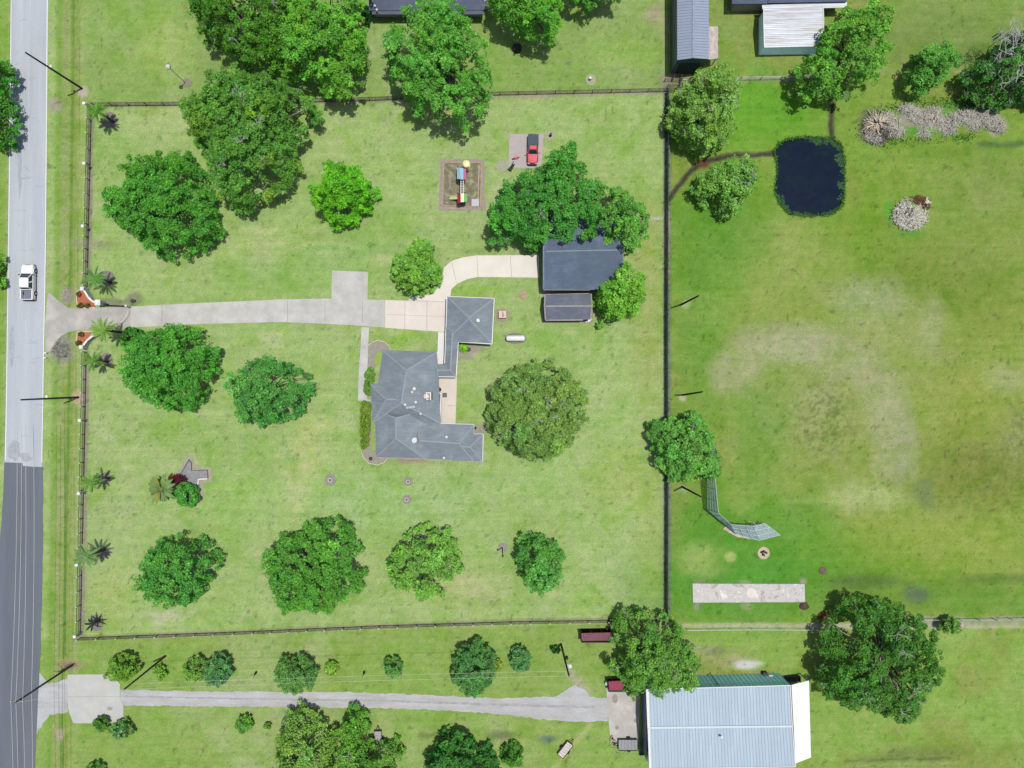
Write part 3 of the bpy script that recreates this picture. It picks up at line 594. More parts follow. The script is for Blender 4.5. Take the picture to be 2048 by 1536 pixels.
mb = MB(); mb.prism(W(rough([(1086, 584), (1186, 582), (1186, 646), (1150, 644), (1084, 644)], 1.2, 8)), .0, .010); struct('shed_gravel', mb, M('gravel_strip', (150, 140, 128), .2, 3, fine=.2))
mb = MB(); mb.tube([P(1171, 645, .2), P(1177, 641, .35), P(1181, 640, .2)], .14, 8); mb.box(tuple(P(1177, 641, .3)), (.5, .5, .4), .6); mb.box(tuple(P(1181, 637, .15)), (.3, .5, .3), .2); solo('plastic_drum', 'heap of small white containers at the corner of the garden shed', 'container', mb, white, P(1176, 641))

# ------------------------------------------------------------------ barns
def ribbed_quad(mb, a, b, c, d, n, w_=.05, h_=.04, mi=0):
    """thin raised ribs running from side a-b to side d-c"""
    for k in range(n+1):
        t = k/n; p = a.lerp(b, t); q = d.lerp(c, t); mb.bar(p+Vector((0, 0, .02)), q+Vector((0, 0, .02)), w_, h_, mi)
# big steel barn bottom right
bb = thing('steel_barn', 'very large pale blue ribbed metal barn beside the gravel lane end', 'barn', P(1440, 1460))
hb = 4.5; tl, tr, br_, bl = P(1294, 1378, hb), P(1580, 1370, hb), P(1589, 1740, hb), P(1300, 1740, hb); rl, rr_ = P(1297, 1455, 5.3), P(1584, 1452, 5.3)
# shallow pitch: ridge across at y 1455
rb = MB(); rb.add([tl, tr, rr_, rl, br_, bl], [(0, 3, 2, 1), (3, 5, 4, 2)]); rb.add([v-Vector((0, 0, .12)) for v in (tl, tr, rr_, rl, br_, bl)], [(0, 1, 2, 3), (3, 2, 4, 5)])
rb = MB(); bl, br_ = P(1300, 1537, hb), P(1590, 1533, hb); up = Vector((0, 0, .12))
rb.add([tl, tr, rr_, rl, br_, bl], [(0, 3, 2, 1), (3, 5, 4, 2)]); rb.add([v-up for v in (tl, tr, rr_, rl, br_, bl)], [(0, 1, 2, 3), (3, 2, 4, 5)])
blue_roof = M('pale_blue_steel', (186, 205, 218), .05, .5, .85, .0, spec=.15, c2=(198, 214, 224), stretch=(2.5, .15, 1))
roof = build('roof', rb, blue_roof, bb)
rb = MB(); ribbed_quad(rb, tl, tr, rr_, rl, 46); ribbed_quad(rb, rl, rr_, br_, bl, 46); build('roof_rib', rb, M('rib_blue', (170, 189, 204), .06, 1, .85), roof)
tb = MB(); e = Vector((0, 0, .07)); tb.bar(tl+e, rl+e, .34, .22); tb.bar(rl+e, bl+e, .30, .22); tb.bar(rl+e, rr_+e, .30, .05); build('ridge_flashing', tb, M('flash', (216, 228, 234), .04), roof)
tb = MB(); tb.bar(tl+e, tr+e, .12, .2); tb.bar(bl, br_, .12, .2); tb.bar(tr+e, rr_+e, .14, .1); tb.bar(rr_+e, br_+e, .14, .1); tb.bar(tl+e, rl+e, .36, .24); tb.bar(rl+e, bl+e, .32, .24); build('rake_trim', tb, white, roof)
m_ = MB(); p_ = P(1443, 1474, 5.8); m_.lathe((p_.x, p_.y, 5.4), [(.12, 0), (.12, .5), (.2, .52), (.05, .62)], 12); build('roof_vent', m_, white, roof)
wb = MB(); i_ = .03
wb.prism([(tl.x+i_, tl.y-i_), (tr.x-i_, tr.y-i_), (br_.x-i_, br_.y+i_), (bl.x+i_, bl.y+i_)], -.1, hb-.15); w_ = build('wall', wb, green_wall, bb)
wb = MB()
for k in range(34):
    t = k/33; p = tl.lerp(tr, t); wb.box((p.x, p.y-i_+.02, 2.1), (.05, .05, 4.1))
build('wall_rib', wb, M('green_rib', (.17, .38, .37), .08, direct=True), w_)
m_ = MB(); m_.box((tl.x+.07, P(0, 1435).y, 2.0), (.08, 9.5, 3.9)); build('sliding_door', m_, blue_wall, bb)
dp = MB()
for xx in (1437, 1568): p_ = P(xx, 1372, hb); dp.tube([(p_.x, p_.y+.04, hb-.1), (p_.x, p_.y+.04, .1), (p_.x, p_.y+.35, .05)], .05, 6)
build_each('downspout', dp, M('dark_green', (28, 70, 68)), bb)
aw = MB(); a, b, c, d = P(1583, 1370, 3.9), P(1618, 1361, 3.1), P(1622, 1515, 3.1), P(1591, 1527, 3.9); aw.add([a, b, c, d]+[v-Vector((0, 0, .1)) for v in (a, b, c, d)], [(3, 2, 1, 0), (4, 5, 6, 7), (0, 1, 5, 4), (1, 2, 6, 5), (2, 3, 7, 6), (3, 0, 4, 7)])
ao = build('lean_to_roof', aw, M('white_sheet', (252, 252, 254), .02, .6, .6), bb); aw = MB()
for t in (0, .33, .66, 1): p = b.lerp(c, t); aw.box((p.x-.15, p.y+(.15 if t == 1 else -.15), 1.5), (.14, .14, 3.0))
build_each('post', aw, steel_m, bb)
mb = MB(); p_ = P(1537, 1349); mb.box((p_.x, p_.y-.1, .55), (.7, .8, 1.1)); o_ = thing('air_conditioner', 'white boxy unit standing against the green barn wall', 'air conditioner', P(1537, 1351)); build('cabinet', mb, white, o_)
mb = MB(); p_ = P(1527, 1344.5); mb.box((p_.x, p_.y, .4), (.7, .55, .8)); mb.bar((p_.x, p_.y-.5, .3), (p_.x+.7, p_.y-.4, .3), .06, .06); build('tank', mb, black_m, o_)
mb = MB(); p_ = P(1584, 1356); mb.box((p_.x, p_.y-.1, .02), (2.4, .9, .1), .0); mb.box((p_.x-1.1, p_.y-.1, .35), (.1, .9, .7)); mb.box((p_.x+1.1, p_.y-.1, .35), (.1, .9, .7)); mb.box((p_.x, p_.y+.4, .35), (2.3, .1, .7)); solo('dog_pen', 'small dark open box bin at the barn corner by the white lean-to', 'bin', mb, M('pen', (70, 66, 74), .2, 2), P(1584, 1356))
mb = MB(); rr = random.Random(4); p0 = P(1284, 1492)
for k in range(4): mb.bar((p0.x+.15*k-.2, p0.y-1.2, .1), (p0.x-.45+.3*k, p0.y+2.2-.5*k, 1.6-.3*k), .06, .05)
mb.bar((p0.x-.4, p0.y-1.3, .15), (p0.x+.5, p0.y-1.2, .15), .2, .2); solo('ladder', 'dark blue metal frame ladder leaning on the barn west wall', 'ladder', mb, M('navy', (30, 50, 84)), (p0.x, p0.y, 0))
# red sheds
rs = thing('run_in_shed', 'narrow shed with a dull red roof and dark open front below the south fence', 'shed', P(1192, 1265))
red_roof = M('red_steel', (142, 92, 100), .1, 1.5, .6, spec=.3, fine=.05); rb = MB()
a, b, c, d = P(1162.5, 1266.5, 2.5), P(1225.5, 1265, 2.5), P(1225, 1281, 1.9), P(1165, 1282, 1.9); rb.add([a, b, c, d]+[v-Vector((0, 0, .1)) for v in (a, b, c, d)], [(3, 2, 1, 0), (4, 5, 6, 7), (0, 1, 5, 4), (1, 2, 6, 5), (2, 3, 7, 6), (3, 0, 4, 7)])
rf = build('roof', rb, red_roof, rs); rb = MB(); ribbed_quad(rb, a, b, c, d, 14); build('roof_rib', rb, M('red_rib', (128, 82, 90)), rf)
rb = MB(); x0, x1, y0, y1 = P(1160, 0).x, P(1222, 0).x, P(0, 1258).y, P(0, 1276).y
rb.box(((x0+x1)/2, y1, 1.0), (x1-x0, .08, 2.0)); rb.box((x0+.05, (y0+y1)/2, 1.0), (.08, y0-y1, 2.0)); rb.box((x1, (y0+y1)/2, 1.0), (.08, y0-y1, 2.0)); build('wall', rb, M('brown_board', (96, 70, 66), .2, 3), rs)
rb = MB(); rb.box(((x0+x1)/2, (y0+y1)/2+.1, .06), (x1-x0-.2, y0-y1, .08)); build('floor', rb, shade_in, rs)  # near-black floor colour stands in for the shade of the open front
rb = MB()
for t in (0.02, .33, .66, .98): rb.box((x0+(x1-x0)*t, y0, 1.15), (.12, .12, 2.3))
build_each('post', rb, M('red_post', (120, 60, 60)), rs)
rs = thing('red_lean_to', 'small bright maroon roofed lean-to with white bucket under the oak by the barn', 'shed', P(1228, 1368))
rb = MB(); a, b, c, d = P(1217, 1363, 2.3), P(1250, 1361, 2.3), P(1250, 1379, 1.9), P(1219, 1380, 1.9); rb.add([a, b, c, d]+[v-Vector((0, 0, .1)) for v in (a, b, c, d)], [(3, 2, 1, 0), (4, 5, 6, 7), (0, 1, 5, 4), (1, 2, 6, 5), (2, 3, 7, 6), (3, 0, 4, 7)])
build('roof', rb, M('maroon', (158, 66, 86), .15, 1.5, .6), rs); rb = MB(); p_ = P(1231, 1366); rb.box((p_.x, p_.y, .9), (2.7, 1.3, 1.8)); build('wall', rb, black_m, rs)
rb = MB(); p_ = P(1212.5, 1363.5); rb.box((p_.x, p_.y, .4), (.4, .4, .8)); rb.box((p_.x, p_.y, .82), (.46, .46, .05)); solo('cabinet', 'small white topped box at the left end of the maroon lean-to', 'box', rb, white, P(1213, 1363))
# long grey barn at the top
gb = thing('long_metal_barn', 'long light grey gabled metal barn with dark walls north of the fence corner', 'barn', P(1385, 60))
hb = 5.0; a, b, c, d = P(1353.5, -260, hb), P(1418.5, -260, hb), P(1417.5, 118, hb), P(1354.5, 120, hb); r0, r1 = P(1387, -260, 6.0), P(1386.5, 116, 6.0)
rb = MB(); up = Vector((0, 0, .12)); rb.add([a, b, c, d, r0, r1], [(0, 3, 5, 4), (4, 5, 2, 1)]); rb.add([v-up for v in (a, b, c, d, r0, r1)], [(0, 4, 5, 3), (4, 1, 2, 5)])
rf = build('roof', rb, M('grey_steel', (158, 170, 190), .04, .7, .5, spec=.4), gb); rb = MB(); ribbed_quad(rb, d, a, r0, r1, 66, .06); ribbed_quad(rb, r1, r0, b, c, 66, .06); build('roof_rib', rb, M('grey_rib', (142, 154, 176)), rf)
rb = MB(); rb.bar(r0+up*.3, r1+up*.3, .3, .05); build('ridge_flashing', rb, M('cap3', (150, 160, 180)), rf)
wb = MB(); x0, x1 = d.x+.1, c.x-.15; y0, y1 = d.y+.12, 60.; wb.prism([(x0, y0), (x1, y0), (x1, y1), (x0, y1)], -.1, hb-.1); xm = (x0+x1)/2; wb.add([(x0, y0, hb-.1), (x1, y0, hb-.1), (xm, y0, 5.85)], [(0, 1, 2)])
build('wall', wb, M('charcoal_steel', (84, 104, 112), .1, .8, .5, spec=.4), gb)
m_ = MB(); m_.box((xm, y0-.03, 1.9), (3.2, .08, 3.4)); build('barn_door', m_, M('door_dk', (50, 64, 76)), gb)
lt = MB(); a, b, c, d = P(1416.5, 52, 2.9), P(1436, 58, 2.4), P(1434, 117, 2.4), P(1417, 119, 2.9); lt.add([a, b, c, d]+[v-Vector((0, 0, .08)) for v in (a, b, c, d)], [(3, 2, 1, 0), (4, 5, 6, 7), (0, 1, 5, 4), (1, 2, 6, 5), (2, 3, 7, 6), (3, 0, 4, 7)])
lo_ = build('lean_to_roof', lt, M('rusty_tin', (198, 184, 174), .14, 1.4, .7, c2=(222, 212, 204), fine=.1), gb); lt = MB()
for p in (b, c): lt.box((p.x-.1, p.y-.1 if p is b else p.y+.1, 1.15), (.1, .1, 2.3))
build_each('post', lt, wood_m, gb)
# white tin shed
ws = thing('tin_shed', 'square white shed with a rusting corrugated tin roof near the top of the photo', 'shed', P(1585, 65))
hb = 2.7; a, b, c, d = P(1527, 17.5, hb), P(1646, 14, hb), P(1645.5, 92, hb), P(1528.5, 95, hb); r0, r1 = P(1527, 44, 3.15), P(1647, 41, 3.15)
def tin():
    m, nt, b_ = new_mat('rusting_tin'); tc = nt.nodes.new('ShaderNodeTexCoord'); mp = nt.nodes.new('ShaderNodeMapping'); mp.inputs['Scale'].default_value = (.16, 3.0, 1); nt.links.new(tc.outputs['Object'], mp.inputs[0])
    n = noise(nt, 1.0, 5, .7, mp.outputs[0]); r = ramp(nt, n.outputs[0], [(.38, A((232, 240, 248))), (.52, A((208, 212, 218))), (.64, A((196, 180, 168)))]); nt.links.new(r.outputs[0], b_.inputs['Base Color']); b_.inputs['Roughness'].default_value = .6; return m
tin_m = tin(); rb = MB(); rb.add([a, b, c, d, r0, r1], [(0, 4, 5, 1), (4, 3, 2, 5)]); rb.add([v-up for v in (a, b, c, d, r0, r1)], [(0, 1, 5, 4), (4, 5, 2, 3)]); rf = build('roof', rb, tin_m, ws)
rb = MB(); ribbed_quad(rb, d, a, b, c, 1); rb = MB()
for k in range(15):
    t = k/14; p, q = (r0.lerp(d, t), r1.lerp(c, t)); rb.bar(p+up*.2, q+up*.2, .07, .05)
for k in range(1, 7):
    t = k/6; p, q = (r0.lerp(a, t), r1.lerp(b, t)); rb.bar(p+up*.2, q+up*.2, .07, .05)
build('roof_rib', rb, tin_m, rf)
tb = MB(); tb.bar(d+up*.3, c+up*.3, .12, .12); tb.bar(a+up*.3, r0+up*.3, .12, .12); tb.bar(r0+up*.3, d+up*.3, .12, .12); tb.bar(b+up*.3, r1+up*.3, .12, .12); tb.bar(r1+up*.3, c+up*.3, .12, .12); build('rake_trim', tb, white, rf)
wb = MB(); x0, x1, y0, y1 = d.x+.08, c.x-.1, d.y+.1, a.y-.1; wb.prism([(x0, y0), (x1, y0+.1), (x1, y1), (x0, y1)], -.1, hb-.1); build('wall', wb, M('slate_board', (.60, .74, .82), .08, .8, direct=True), ws)
# top edge buildings
te = thing('back_house', 'grey roofed building cut by the top edge beside the tin shed', 'building', P(1570, -20)); rb, rc = MB(), MB()
hip(rb, rc, [(1464, -90), (1560, -90), (1560, 7), (1464, 8)], [(1500, -50), (1540, -50)], 2.8, 4.2); hip(rb, rc, [(1540, -110), (1694, -110), (1694, 3), (1536, 6)], [(1560, -60), (1690, -60)], 3.0, 4.4)
build('roof', rb, shingle('back_shingle', (92, 104, 128)), te); wb = MB(); walls(wb, [(1464, -90), (1694, -90), (1694, 3), (1464, 8)], 2.8); build('wall', wb, brick_m, te)
cv = MB(); a, b, c, d = P(1524, 10, 2.6), P(1694, 3, 2.6), P(1693, 15, 2.4), P(1525, 19, 2.4); cv.add([a, b, c, d]+[v-Vector((0, 0, .06)) for v in (a, b, c, d)], [(3, 2, 1, 0), (4, 5, 6, 7), (0, 1, 5, 4), (1, 2, 6, 5), (2, 3, 7, 6), (3, 0, 4, 7)]); build('awning', cv, tin_m, te); cv = MB()
for p in (d.lerp(c, .02), d.lerp(c, .5), d.lerp(c, .98)): cv.box((p.x, p.y+.06, 1.2), (.08, .08, 2.4))
build_each('post', cv, steel_m, te)
nh = thing('north_house', 'grey shingled house cut by the top edge behind the big central oak', 'house', P(855, -30)); rb, rc, wb, tb = MB(), MB(), MB(), MB()
cs = [(735, -140), (969, -140), (969, 20), (738, 21)]; hip(rb, rc, cs, [(770, -60), (930, -60)], 2.8, 5.4); hip(rb, rc, [(736, -30), (968, -30), (967, 28), (744, 28)], [(770, 0), (940, 0)], 2.5, 3.2, cap=False); walls(wb, cs, 2.8)
rf = build('roof', rb, shingle('north_shingle', (98, 108, 130)), nh); build('ridge_cap', rc, M('cap4', (112, 120, 140)), rf); build('wall', wb, brick_m, nh); trim(tb, [(744, 28.5), (967, 28.5)], 2.5, .1, .12); build_each('gutter', tb, M('grey_trim', (90, 96, 110)), rf)
for x, y in ((749, 10), (753, 18), (873, 10), (925, 18)):
    m_ = MB(); p_ = P(x, y, 3.6); m_.lathe((p_.x, p_.y, 2.7), [(.1, 0), (.1, .7), (.16, .75), (.03, .85)], 10); build('roof_vent', m_, white, rf)
mb = MB(); p_ = P(974, 12); mb.box((p_.x, p_.y, .5), (.8, 1.0, 1.0)); solo('air_conditioner', 'white air conditioner beside the house at the top edge', 'air conditioner', mb, white, (p_.x, p_.y, 0))

# ------------------------------------------------------------------ pickup trucks (built pointing +Y, origin under the middle)
def ring(y, hw, z0, z1, tum=.0, r=.12):
    """rounded cross section at station y"""
    return [(-hw, y, z0), (-hw, y, (z0+z1)/2), (-hw+tum*.5, y, z1-r), (-hw+tum+r, y, z1), (0, y, z1+.02), (hw-tum-r, y, z1), (hw-tum*.5, y, z1-r), (hw, y, (z0+z1)/2), (hw, y, z0)][::-1]
def pickup(name, label, loc, rz, paint_m, roof_m, L=5.6, Wd=2.0, bed_m=None, cover=False, crew=True, sc=1.0, group=None):
    t = thing(name, label, 'pickup truck', loc, group); h = Wd/2; f = L/2
    def pt(nm, mb, m, parent=None, smooth=False):
        mb.v = [(x*sc, y*sc, z*sc) for x, y, z in mb.v]; mb.xf(loc, rz); return build(nm, mb, m, parent or t, smooth=smooth)
    cab0 = f-1.55; cab1 = cab0-(2.35 if crew else 1.25)
    b = MB(); b.loft([ring(f, h*.72, .5, .82), ring(f-.12, h*.9, .42, .98), ring(f-.5, h*.97, .4, 1.06), ring(cab0, h, .4, 1.14), ring(cab1, h, .4, 1.14)])
    pt('body', b, paint_m)
    bd = MB(); bl = cab1-(-f)
    for s in (-1, 1): bd.box((s*(h-.09), (cab1-f)/2, .78), (.18, bl-.02, .72))
    bd.box((0, -f+.05, .78), (Wd-.1, .1, .70)); bd.box((0, cab1-.04, .8), (Wd-.2, .08, .66)); pt('bed', bd, bed_m if cover else paint_m)
    fl = MB(); fl.box((0, (cab1-f)/2, (1.16 if cover else .55)), (Wd-(.12 if cover else .34), bl-.1, .05))
    if cover:
        for k in (-1, 1): fl.box((k*.42, (cab1-f)/2, 1.2), (.03, bl-.25, .03))
    else:
        for k in range(7): fl.box((-(Wd-.5)/2+k*(Wd-.5)/6, (cab1-f)/2, .585), (.05, bl-.3, .03))
    pt('bed_cover' if cover else 'bed_floor', fl, bed_m or black_m)
    cb = MB(); y0, y1, y2, y3 = cab0+.15, cab0-(.62 if crew else .36), cab1+.22, cab1+.02
    def cr(y, hw, z): return [(-hw, y, z), (hw, y, z)]
    lo = [(-h+.06, y0, 1.13), (h-.06, y0, 1.13), (h-.06, y3, 1.13), (-h+.06, y3, 1.13)]; hi = [(-h+.27, y1, 1.76), (h-.27, y1, 1.76), (h-.27, y2, 1.76), (-h+.27, y2, 1.76)]
    cb.add(lo+hi, [(0, 1, 5, 4), (1, 2, 6, 5), (2, 3, 7, 6), (3, 0, 4, 7)]); cabo = pt('cab', cb, paint_m)
    rf_ = MB(); rf_.add([(x*1.0, y, 1.762) for x, y, z in hi]+[(x*.9, y+(.08 if y < 0 else -.06), 1.82) for x, y, z in hi], [(0, 1, 5, 4), (1, 2, 6, 5), (2, 3, 7, 6), (3, 0, 4, 7), (4, 5, 6, 7)]); pt('roof_panel', rf_, roof_m, cabo)
    def glass(nm, q):
        c = sum((Vector(v) for v in q), Vector())/4; n = (Vector(q[1])-Vector(q[0])).cross(Vector(q[3])-Vector(q[0])).normalized()*.012; qq = [c+(Vector(v)-c)*.86 for v in q]
        g = MB(); g.add([v+n for v in qq]+[v-n*2 for v in qq], [(0, 1, 2, 3), (7, 6, 5, 4), (0, 4, 5, 1), (1, 5, 6, 2), (2, 6, 7, 3), (3, 7, 4, 0)]); pt(nm, g, M('truck_glass', (40, 66, 78), .1, 1, .06, spec=.8), cabo)
    glass('windshield', [lo[1], lo[0], hi[0], hi[1]][::-1]); glass('rear_window', [lo[3], lo[2], hi[2], hi[3]][::-1])
    for s, ii_ in ((1, (1, 2, 6, 5)), (-1, (3, 0, 4, 7))):
        v = [Vector((lo+hi)[k]) for k in ii_]
        if crew: glass('side_window', [v[0], v[0].lerp(v[1], .48), v[3].lerp(v[2], .48), v[3]]); glass('side_window', [v[0].lerp(v[1], .52), v[1], v[2], v[3].lerp(v[2], .52)])
        else: glass('side_window', v)
    for sy in (f-.95, -f+1.05):
        for s in (-1, 1):
            w_ = MB(); w_.tube([(s*(h-.24), sy, .39), (s*(h-.22), sy, .39), (s*(h+.01), sy, .39), (s*(h+.03), sy, .39)], [.33, .39, .39, .34], 18)
            wh = pt('wheel', w_, M('tyre', (30, 30, 32), .1, 4)); w_ = MB(); w_.tube([(s*(h-.02), sy, .39), (s*(h+.045), sy, .39)], [.23, .2], 12); pt('rim', w_, steel_m, wh)
            w_ = MB(); w_.tube([(s*(h-.03), sy+.5*math.cos(a), .42+.48*math.sin(a)) for a in np.linspace(0, math.pi, 9)], .06, 6); pt('wheel_arch', w_, paint_m if not cover else black_m)
    for s in (-1, 1):
        m_ = MB(); m_.box((s*h*.66, f-.06, .76), (.42, .14, .2)); pt('headlight', m_, M('lamp_clear', (220, 226, 230), .02))
        m_ = MB(); m_.box((s*(h-.08), -f+.03, .85), (.16, .12, .36)); pt('taillight', m_, M('lamp_red', (150, 24, 24), .05))
        m_ = MB(); m_.box((s*(h+.12), y0-.22, 1.2), (.24, .12, .18)); pt('mirror', m_, black_m if crew else paint_m)
    m_ = MB(); m_.box((0, f+.03, .5), (Wd*.86, .16, .24)); pt('bumper', m_, black_m if cover else steel_m); m_ = MB(); m_.box((0, -f-.05, .5), (Wd*.9, .16, .2)); pt('bumper', m_, black_m)
    m_ = MB(); m_.box((0, f-.01, .74), (.74, .06, .24)); pt('grille', m_, black_m)
    return t
white_paint = M('truck_white', (248, 248, 250), .02, 1, .4, spec=.6); silver_paint = M('truck_silver', (216, 222, 232), .03, 1, .3, .1, spec=.6)
p_ = P(62.5, 566)
pickup('pickup_truck', 'white crew cab pickup truck driving on the road at the left edge', tuple(p_), -.01, white_paint, white_paint, 5.5, 1.98, bed_m=M('bed_liner', (128, 136, 152), .15, 2))
red_paint = M('truck_red', (214, 60, 80), .06, 1, .55, spec=.35)
p_ = P(1065.5, 302)
pickup('pickup_truck', 'small red pickup truck with a dark bed cover parked on the paved play court', tuple(p_+Vector((0, 0, .05))), math.pi-.03, red_paint, red_paint, 4.55, 1.66, bed_m=M('bed_dark', (70, 84, 98), .12, 2), cover=True, crew=False)

# ------------------------------------------------------------------ playground
mb = MB(); mb.prism(W(rough([(881, 319), (969, 318), (971, 421), (878, 420)], 1.5, 7, 2)), -.05, .012); struct('playground_border', mb, M('border_grit', (158, 148, 134), .12, 2, fine=.2))
mb = MB(); mb.prism(W([(889, 326), (962, 326), (960, 412), (886, 412)]), -.05, .025); struct('playground_mulch', mb, M('play_mulch', (134, 128, 102), .28, 1.3, .95, fine=.35, c2=(170, 168, 140)))
mb = MB(); q_ = [(888, 325), (963, 325), (961, 413), (885, 412)]
for a, b in zip(q_, q_[1:]+q_[:1]): mb.bar(P(*a, .06), P(*b, .06), .14, .14)
mb.bar(P(884, 416, .03), P(930, 417, .03), .2, .05); mb.bar(P(958, 330, .03), P(956, 408, .03), .16, .06); solo('timber_edging', 'timber edging framing the playground mulch bed', 'edging', mb, M('edging', (190, 160, 140), .15, 2), P(924, 370))
pg = thing('playground_set', 'colourful two tower playground set with pastel roofs, ladder bridge and slides', 'playground set', P(924, 372))
def colm(n, c): return M(n, c, .03, 1, .4, spec=.5)
pole = MB(); hh = 2.6
T1 = (914.5, 336, 932, 359); T2 = (915.5, 388, 933, 405)
for (x0, y0, x1, y1) in (T1, T2):
    for x in (x0+2, x1-2):
        for y in (y0+3, y1-1): p_ = P(x, y); pole.tube([(p_.x, p_.y, 0), (p_.x, p_.y, 2.3)], .06, 8)
build_each('post', pole, colm('post_pink', (210, 90, 150)), pg)
mb = MB()
for (x0, y0, x1, y1) in (T1, T2): a, b = P(x0+1, y0+3), P(x1-1, y1); mb.box(((a.x+b.x)/2, (a.y+b.y)/2, 1.2), (b.x-a.x, a.y-b.y, .08))
build('deck', mb, M('deck_dark', (50, 70, 74), .1, 2), pg)
def slope(nm, x0, x1, y0, y1, h0, h1, m):
    mb = MB(); a, b, c, d = P(x0, y0, h0), P(x1, y0, h1), P(x1, y1, h1), P(x0, y1, h0); mb.add([a, b, c, d]+[v-Vector((0, 0, .05)) for v in (a, b, c, d)], [(3, 2, 1, 0), (4, 5, 6, 7), (0, 1, 5, 4), (1, 2, 6, 5), (2, 3, 7, 6), (3, 0, 4, 7)]); return build(nm, mb, m, pg)
slope('roof', 914, 920.8, 335, 358, 2.2, 2.75, colm('pastel_cyan', (178, 232, 238))); slope('roof', 920.8, 926.6, 335.5, 359, 2.75, 2.65, colm('pastel_blue', (96, 166, 206))); slope('roof', 926.6, 932, 337, 359, 2.65, 2.2, colm('pastel_pink', (224, 130, 178)))
slope('roof', 915, 921.5, 388, 406, 2.2, 2.7, colm('toy_red', (206, 40, 70))); slope('roof', 921.5, 927.5, 387, 404, 2.7, 2.7, colm('pastel_yellow', (246, 246, 176))); slope('roof', 927.5, 934, 387, 403.5, 2.7, 2.2, colm('pastel_green', (150, 218, 140)))
mb = MB(); p_ = P(934.5, 336.8); c_ = p_
pts = [(c_.x+.36*math.cos(a), c_.y+.36*math.sin(a), 2.35-a*.17) for a in np.linspace(0, 12.2, 44)]; mb.tube(pts, .24, 8); mb.lathe((c_.x, c_.y, 2.32), [(.54, 0), (.58, .08), (.44, .2), (.1, .27)], 18); build('tube_slide', mb, colm('slide_yellow', (250, 244, 168)), pg)
mb = MB(); a, b = P(921.5, 358, 2.1), P(921.5, 389, 2.1); c, d = P(927, 358, 2.1), P(927, 389, 2.1); mb.tube([a, b], .045, 6); mb.tube([c, d], .045, 6)
for k in range(9): mb.tube([a.lerp(b, (k+.5)/9), c.lerp(d, (k+.5)/9)], .04, 6)
build('ladder_bridge', mb, colm('bar_white', (250, 250, 250)), pg)
mb = MB(); a, b = P(916, 395, 1.3), P(899.5, 395.5, .15); mb.bar(a, b, .5, .05); e = Vector((0, .27, .08)); mb.bar(a+e, b+e, .06, .16); mb.bar(a-e+Vector((0, 0, .16)), b-e+Vector((0, 0, .16)), .06, .16); build('slide', mb, colm('slide_cream', (246, 238, 176)), pg)
mb = MB(); a, b = P(928, 352), P(934, 342)
for k in range(4): mb.box((P(926, 360).x, P(0, 359.5+k*1.2).y, .9-.25*k), (.7, .18, .05))
build_each('step', mb, colm('toy_red', (206, 40, 70)), pg)
mb = MB(); p_ = P(950.5, 405.5); mb.box((p_.x, p_.y, .06), (1.15, 1.15, .08)); mb.box((p_.x, p_.y, .115), (1.0, 1.0, .03)); solo('rubber_mat', 'pale grey square mat in the corner of the playground mulch bed', 'mat', mb, M('mat', (206, 204, 210), .04, 1), (p_.x, p_.y, 0))
bh = thing('basketball_hoop', 'portable basketball hoop with dark base at the corner of the play court', 'basketball hoop', P(1021, 335))
mb = MB(); mb.add([tuple(P(x, y, z)) for x, y, z in ((1014, 339.5, .05), (1022, 344, .05), (1030, 329, .05), (1026, 328, .05), (1016, 338, .42), (1022.5, 341.5, .42), (1028.5, 329.5, .2), (1026.5, 329, .2))], [(0, 1, 2, 3), (7, 6, 5, 4), (0, 4, 5, 1), (1, 5, 6, 2), (2, 6, 7, 3), (3, 7, 4, 0)]); build('base', mb, M('base_dk', (44, 58, 60), .1, 2), bh)
mb = MB(); a = P(1023, 335, .3); b = P(1025, 327.5, 2.2); c = P(1027, 322.5, 2.9); mb.tube([a, b, c], .05, 8); build('pole', mb, black_m, bh)
mb = MB(); mb.bar(P(1024, 318.6, 3.2), P(1029.5, 316.6, 3.2), .04, .75); build('backboard', mb, M('board', (150, 130, 150), .05), bh)
mb = MB(); p_ = P(1032, 314.5, 3.0); mb.tube([(p_.x+.23*math.cos(a), p_.y+.23*math.sin(a), 3.0) for a in np.linspace(0, 2*math.pi, 17)], .025, 6); mb.bar(P(1028, 317, 3), (p_.x, p_.y-.2, 3), .2, .03); build('rim', mb, M('rim_red', (220, 60, 90)), bh)
mb = MB(); p_ = P(1032.5, 317.5); mb.box((p_.x, p_.y, .3), (.5, .22, .25), .4); mb.tube([(p_.x-.3, p_.y-.1, .2), (p_.x-.3, p_.y+.02, .2)], .2, 10); mb.tube([(p_.x+.32, p_.y+.1, .2), (p_.x+.32, p_.y+.2, .2)], .2, 10); mb.bar((p_.x+.2, p_.y-.25, .55), (p_.x+.2, p_.y+.3, .55), .04, .04); solo('ride_on_toy', 'small pink ride-on toy near the hoop on the play court', 'toy', mb, M('toy_pink', (226, 80, 120)), (p_.x, p_.y, .05))

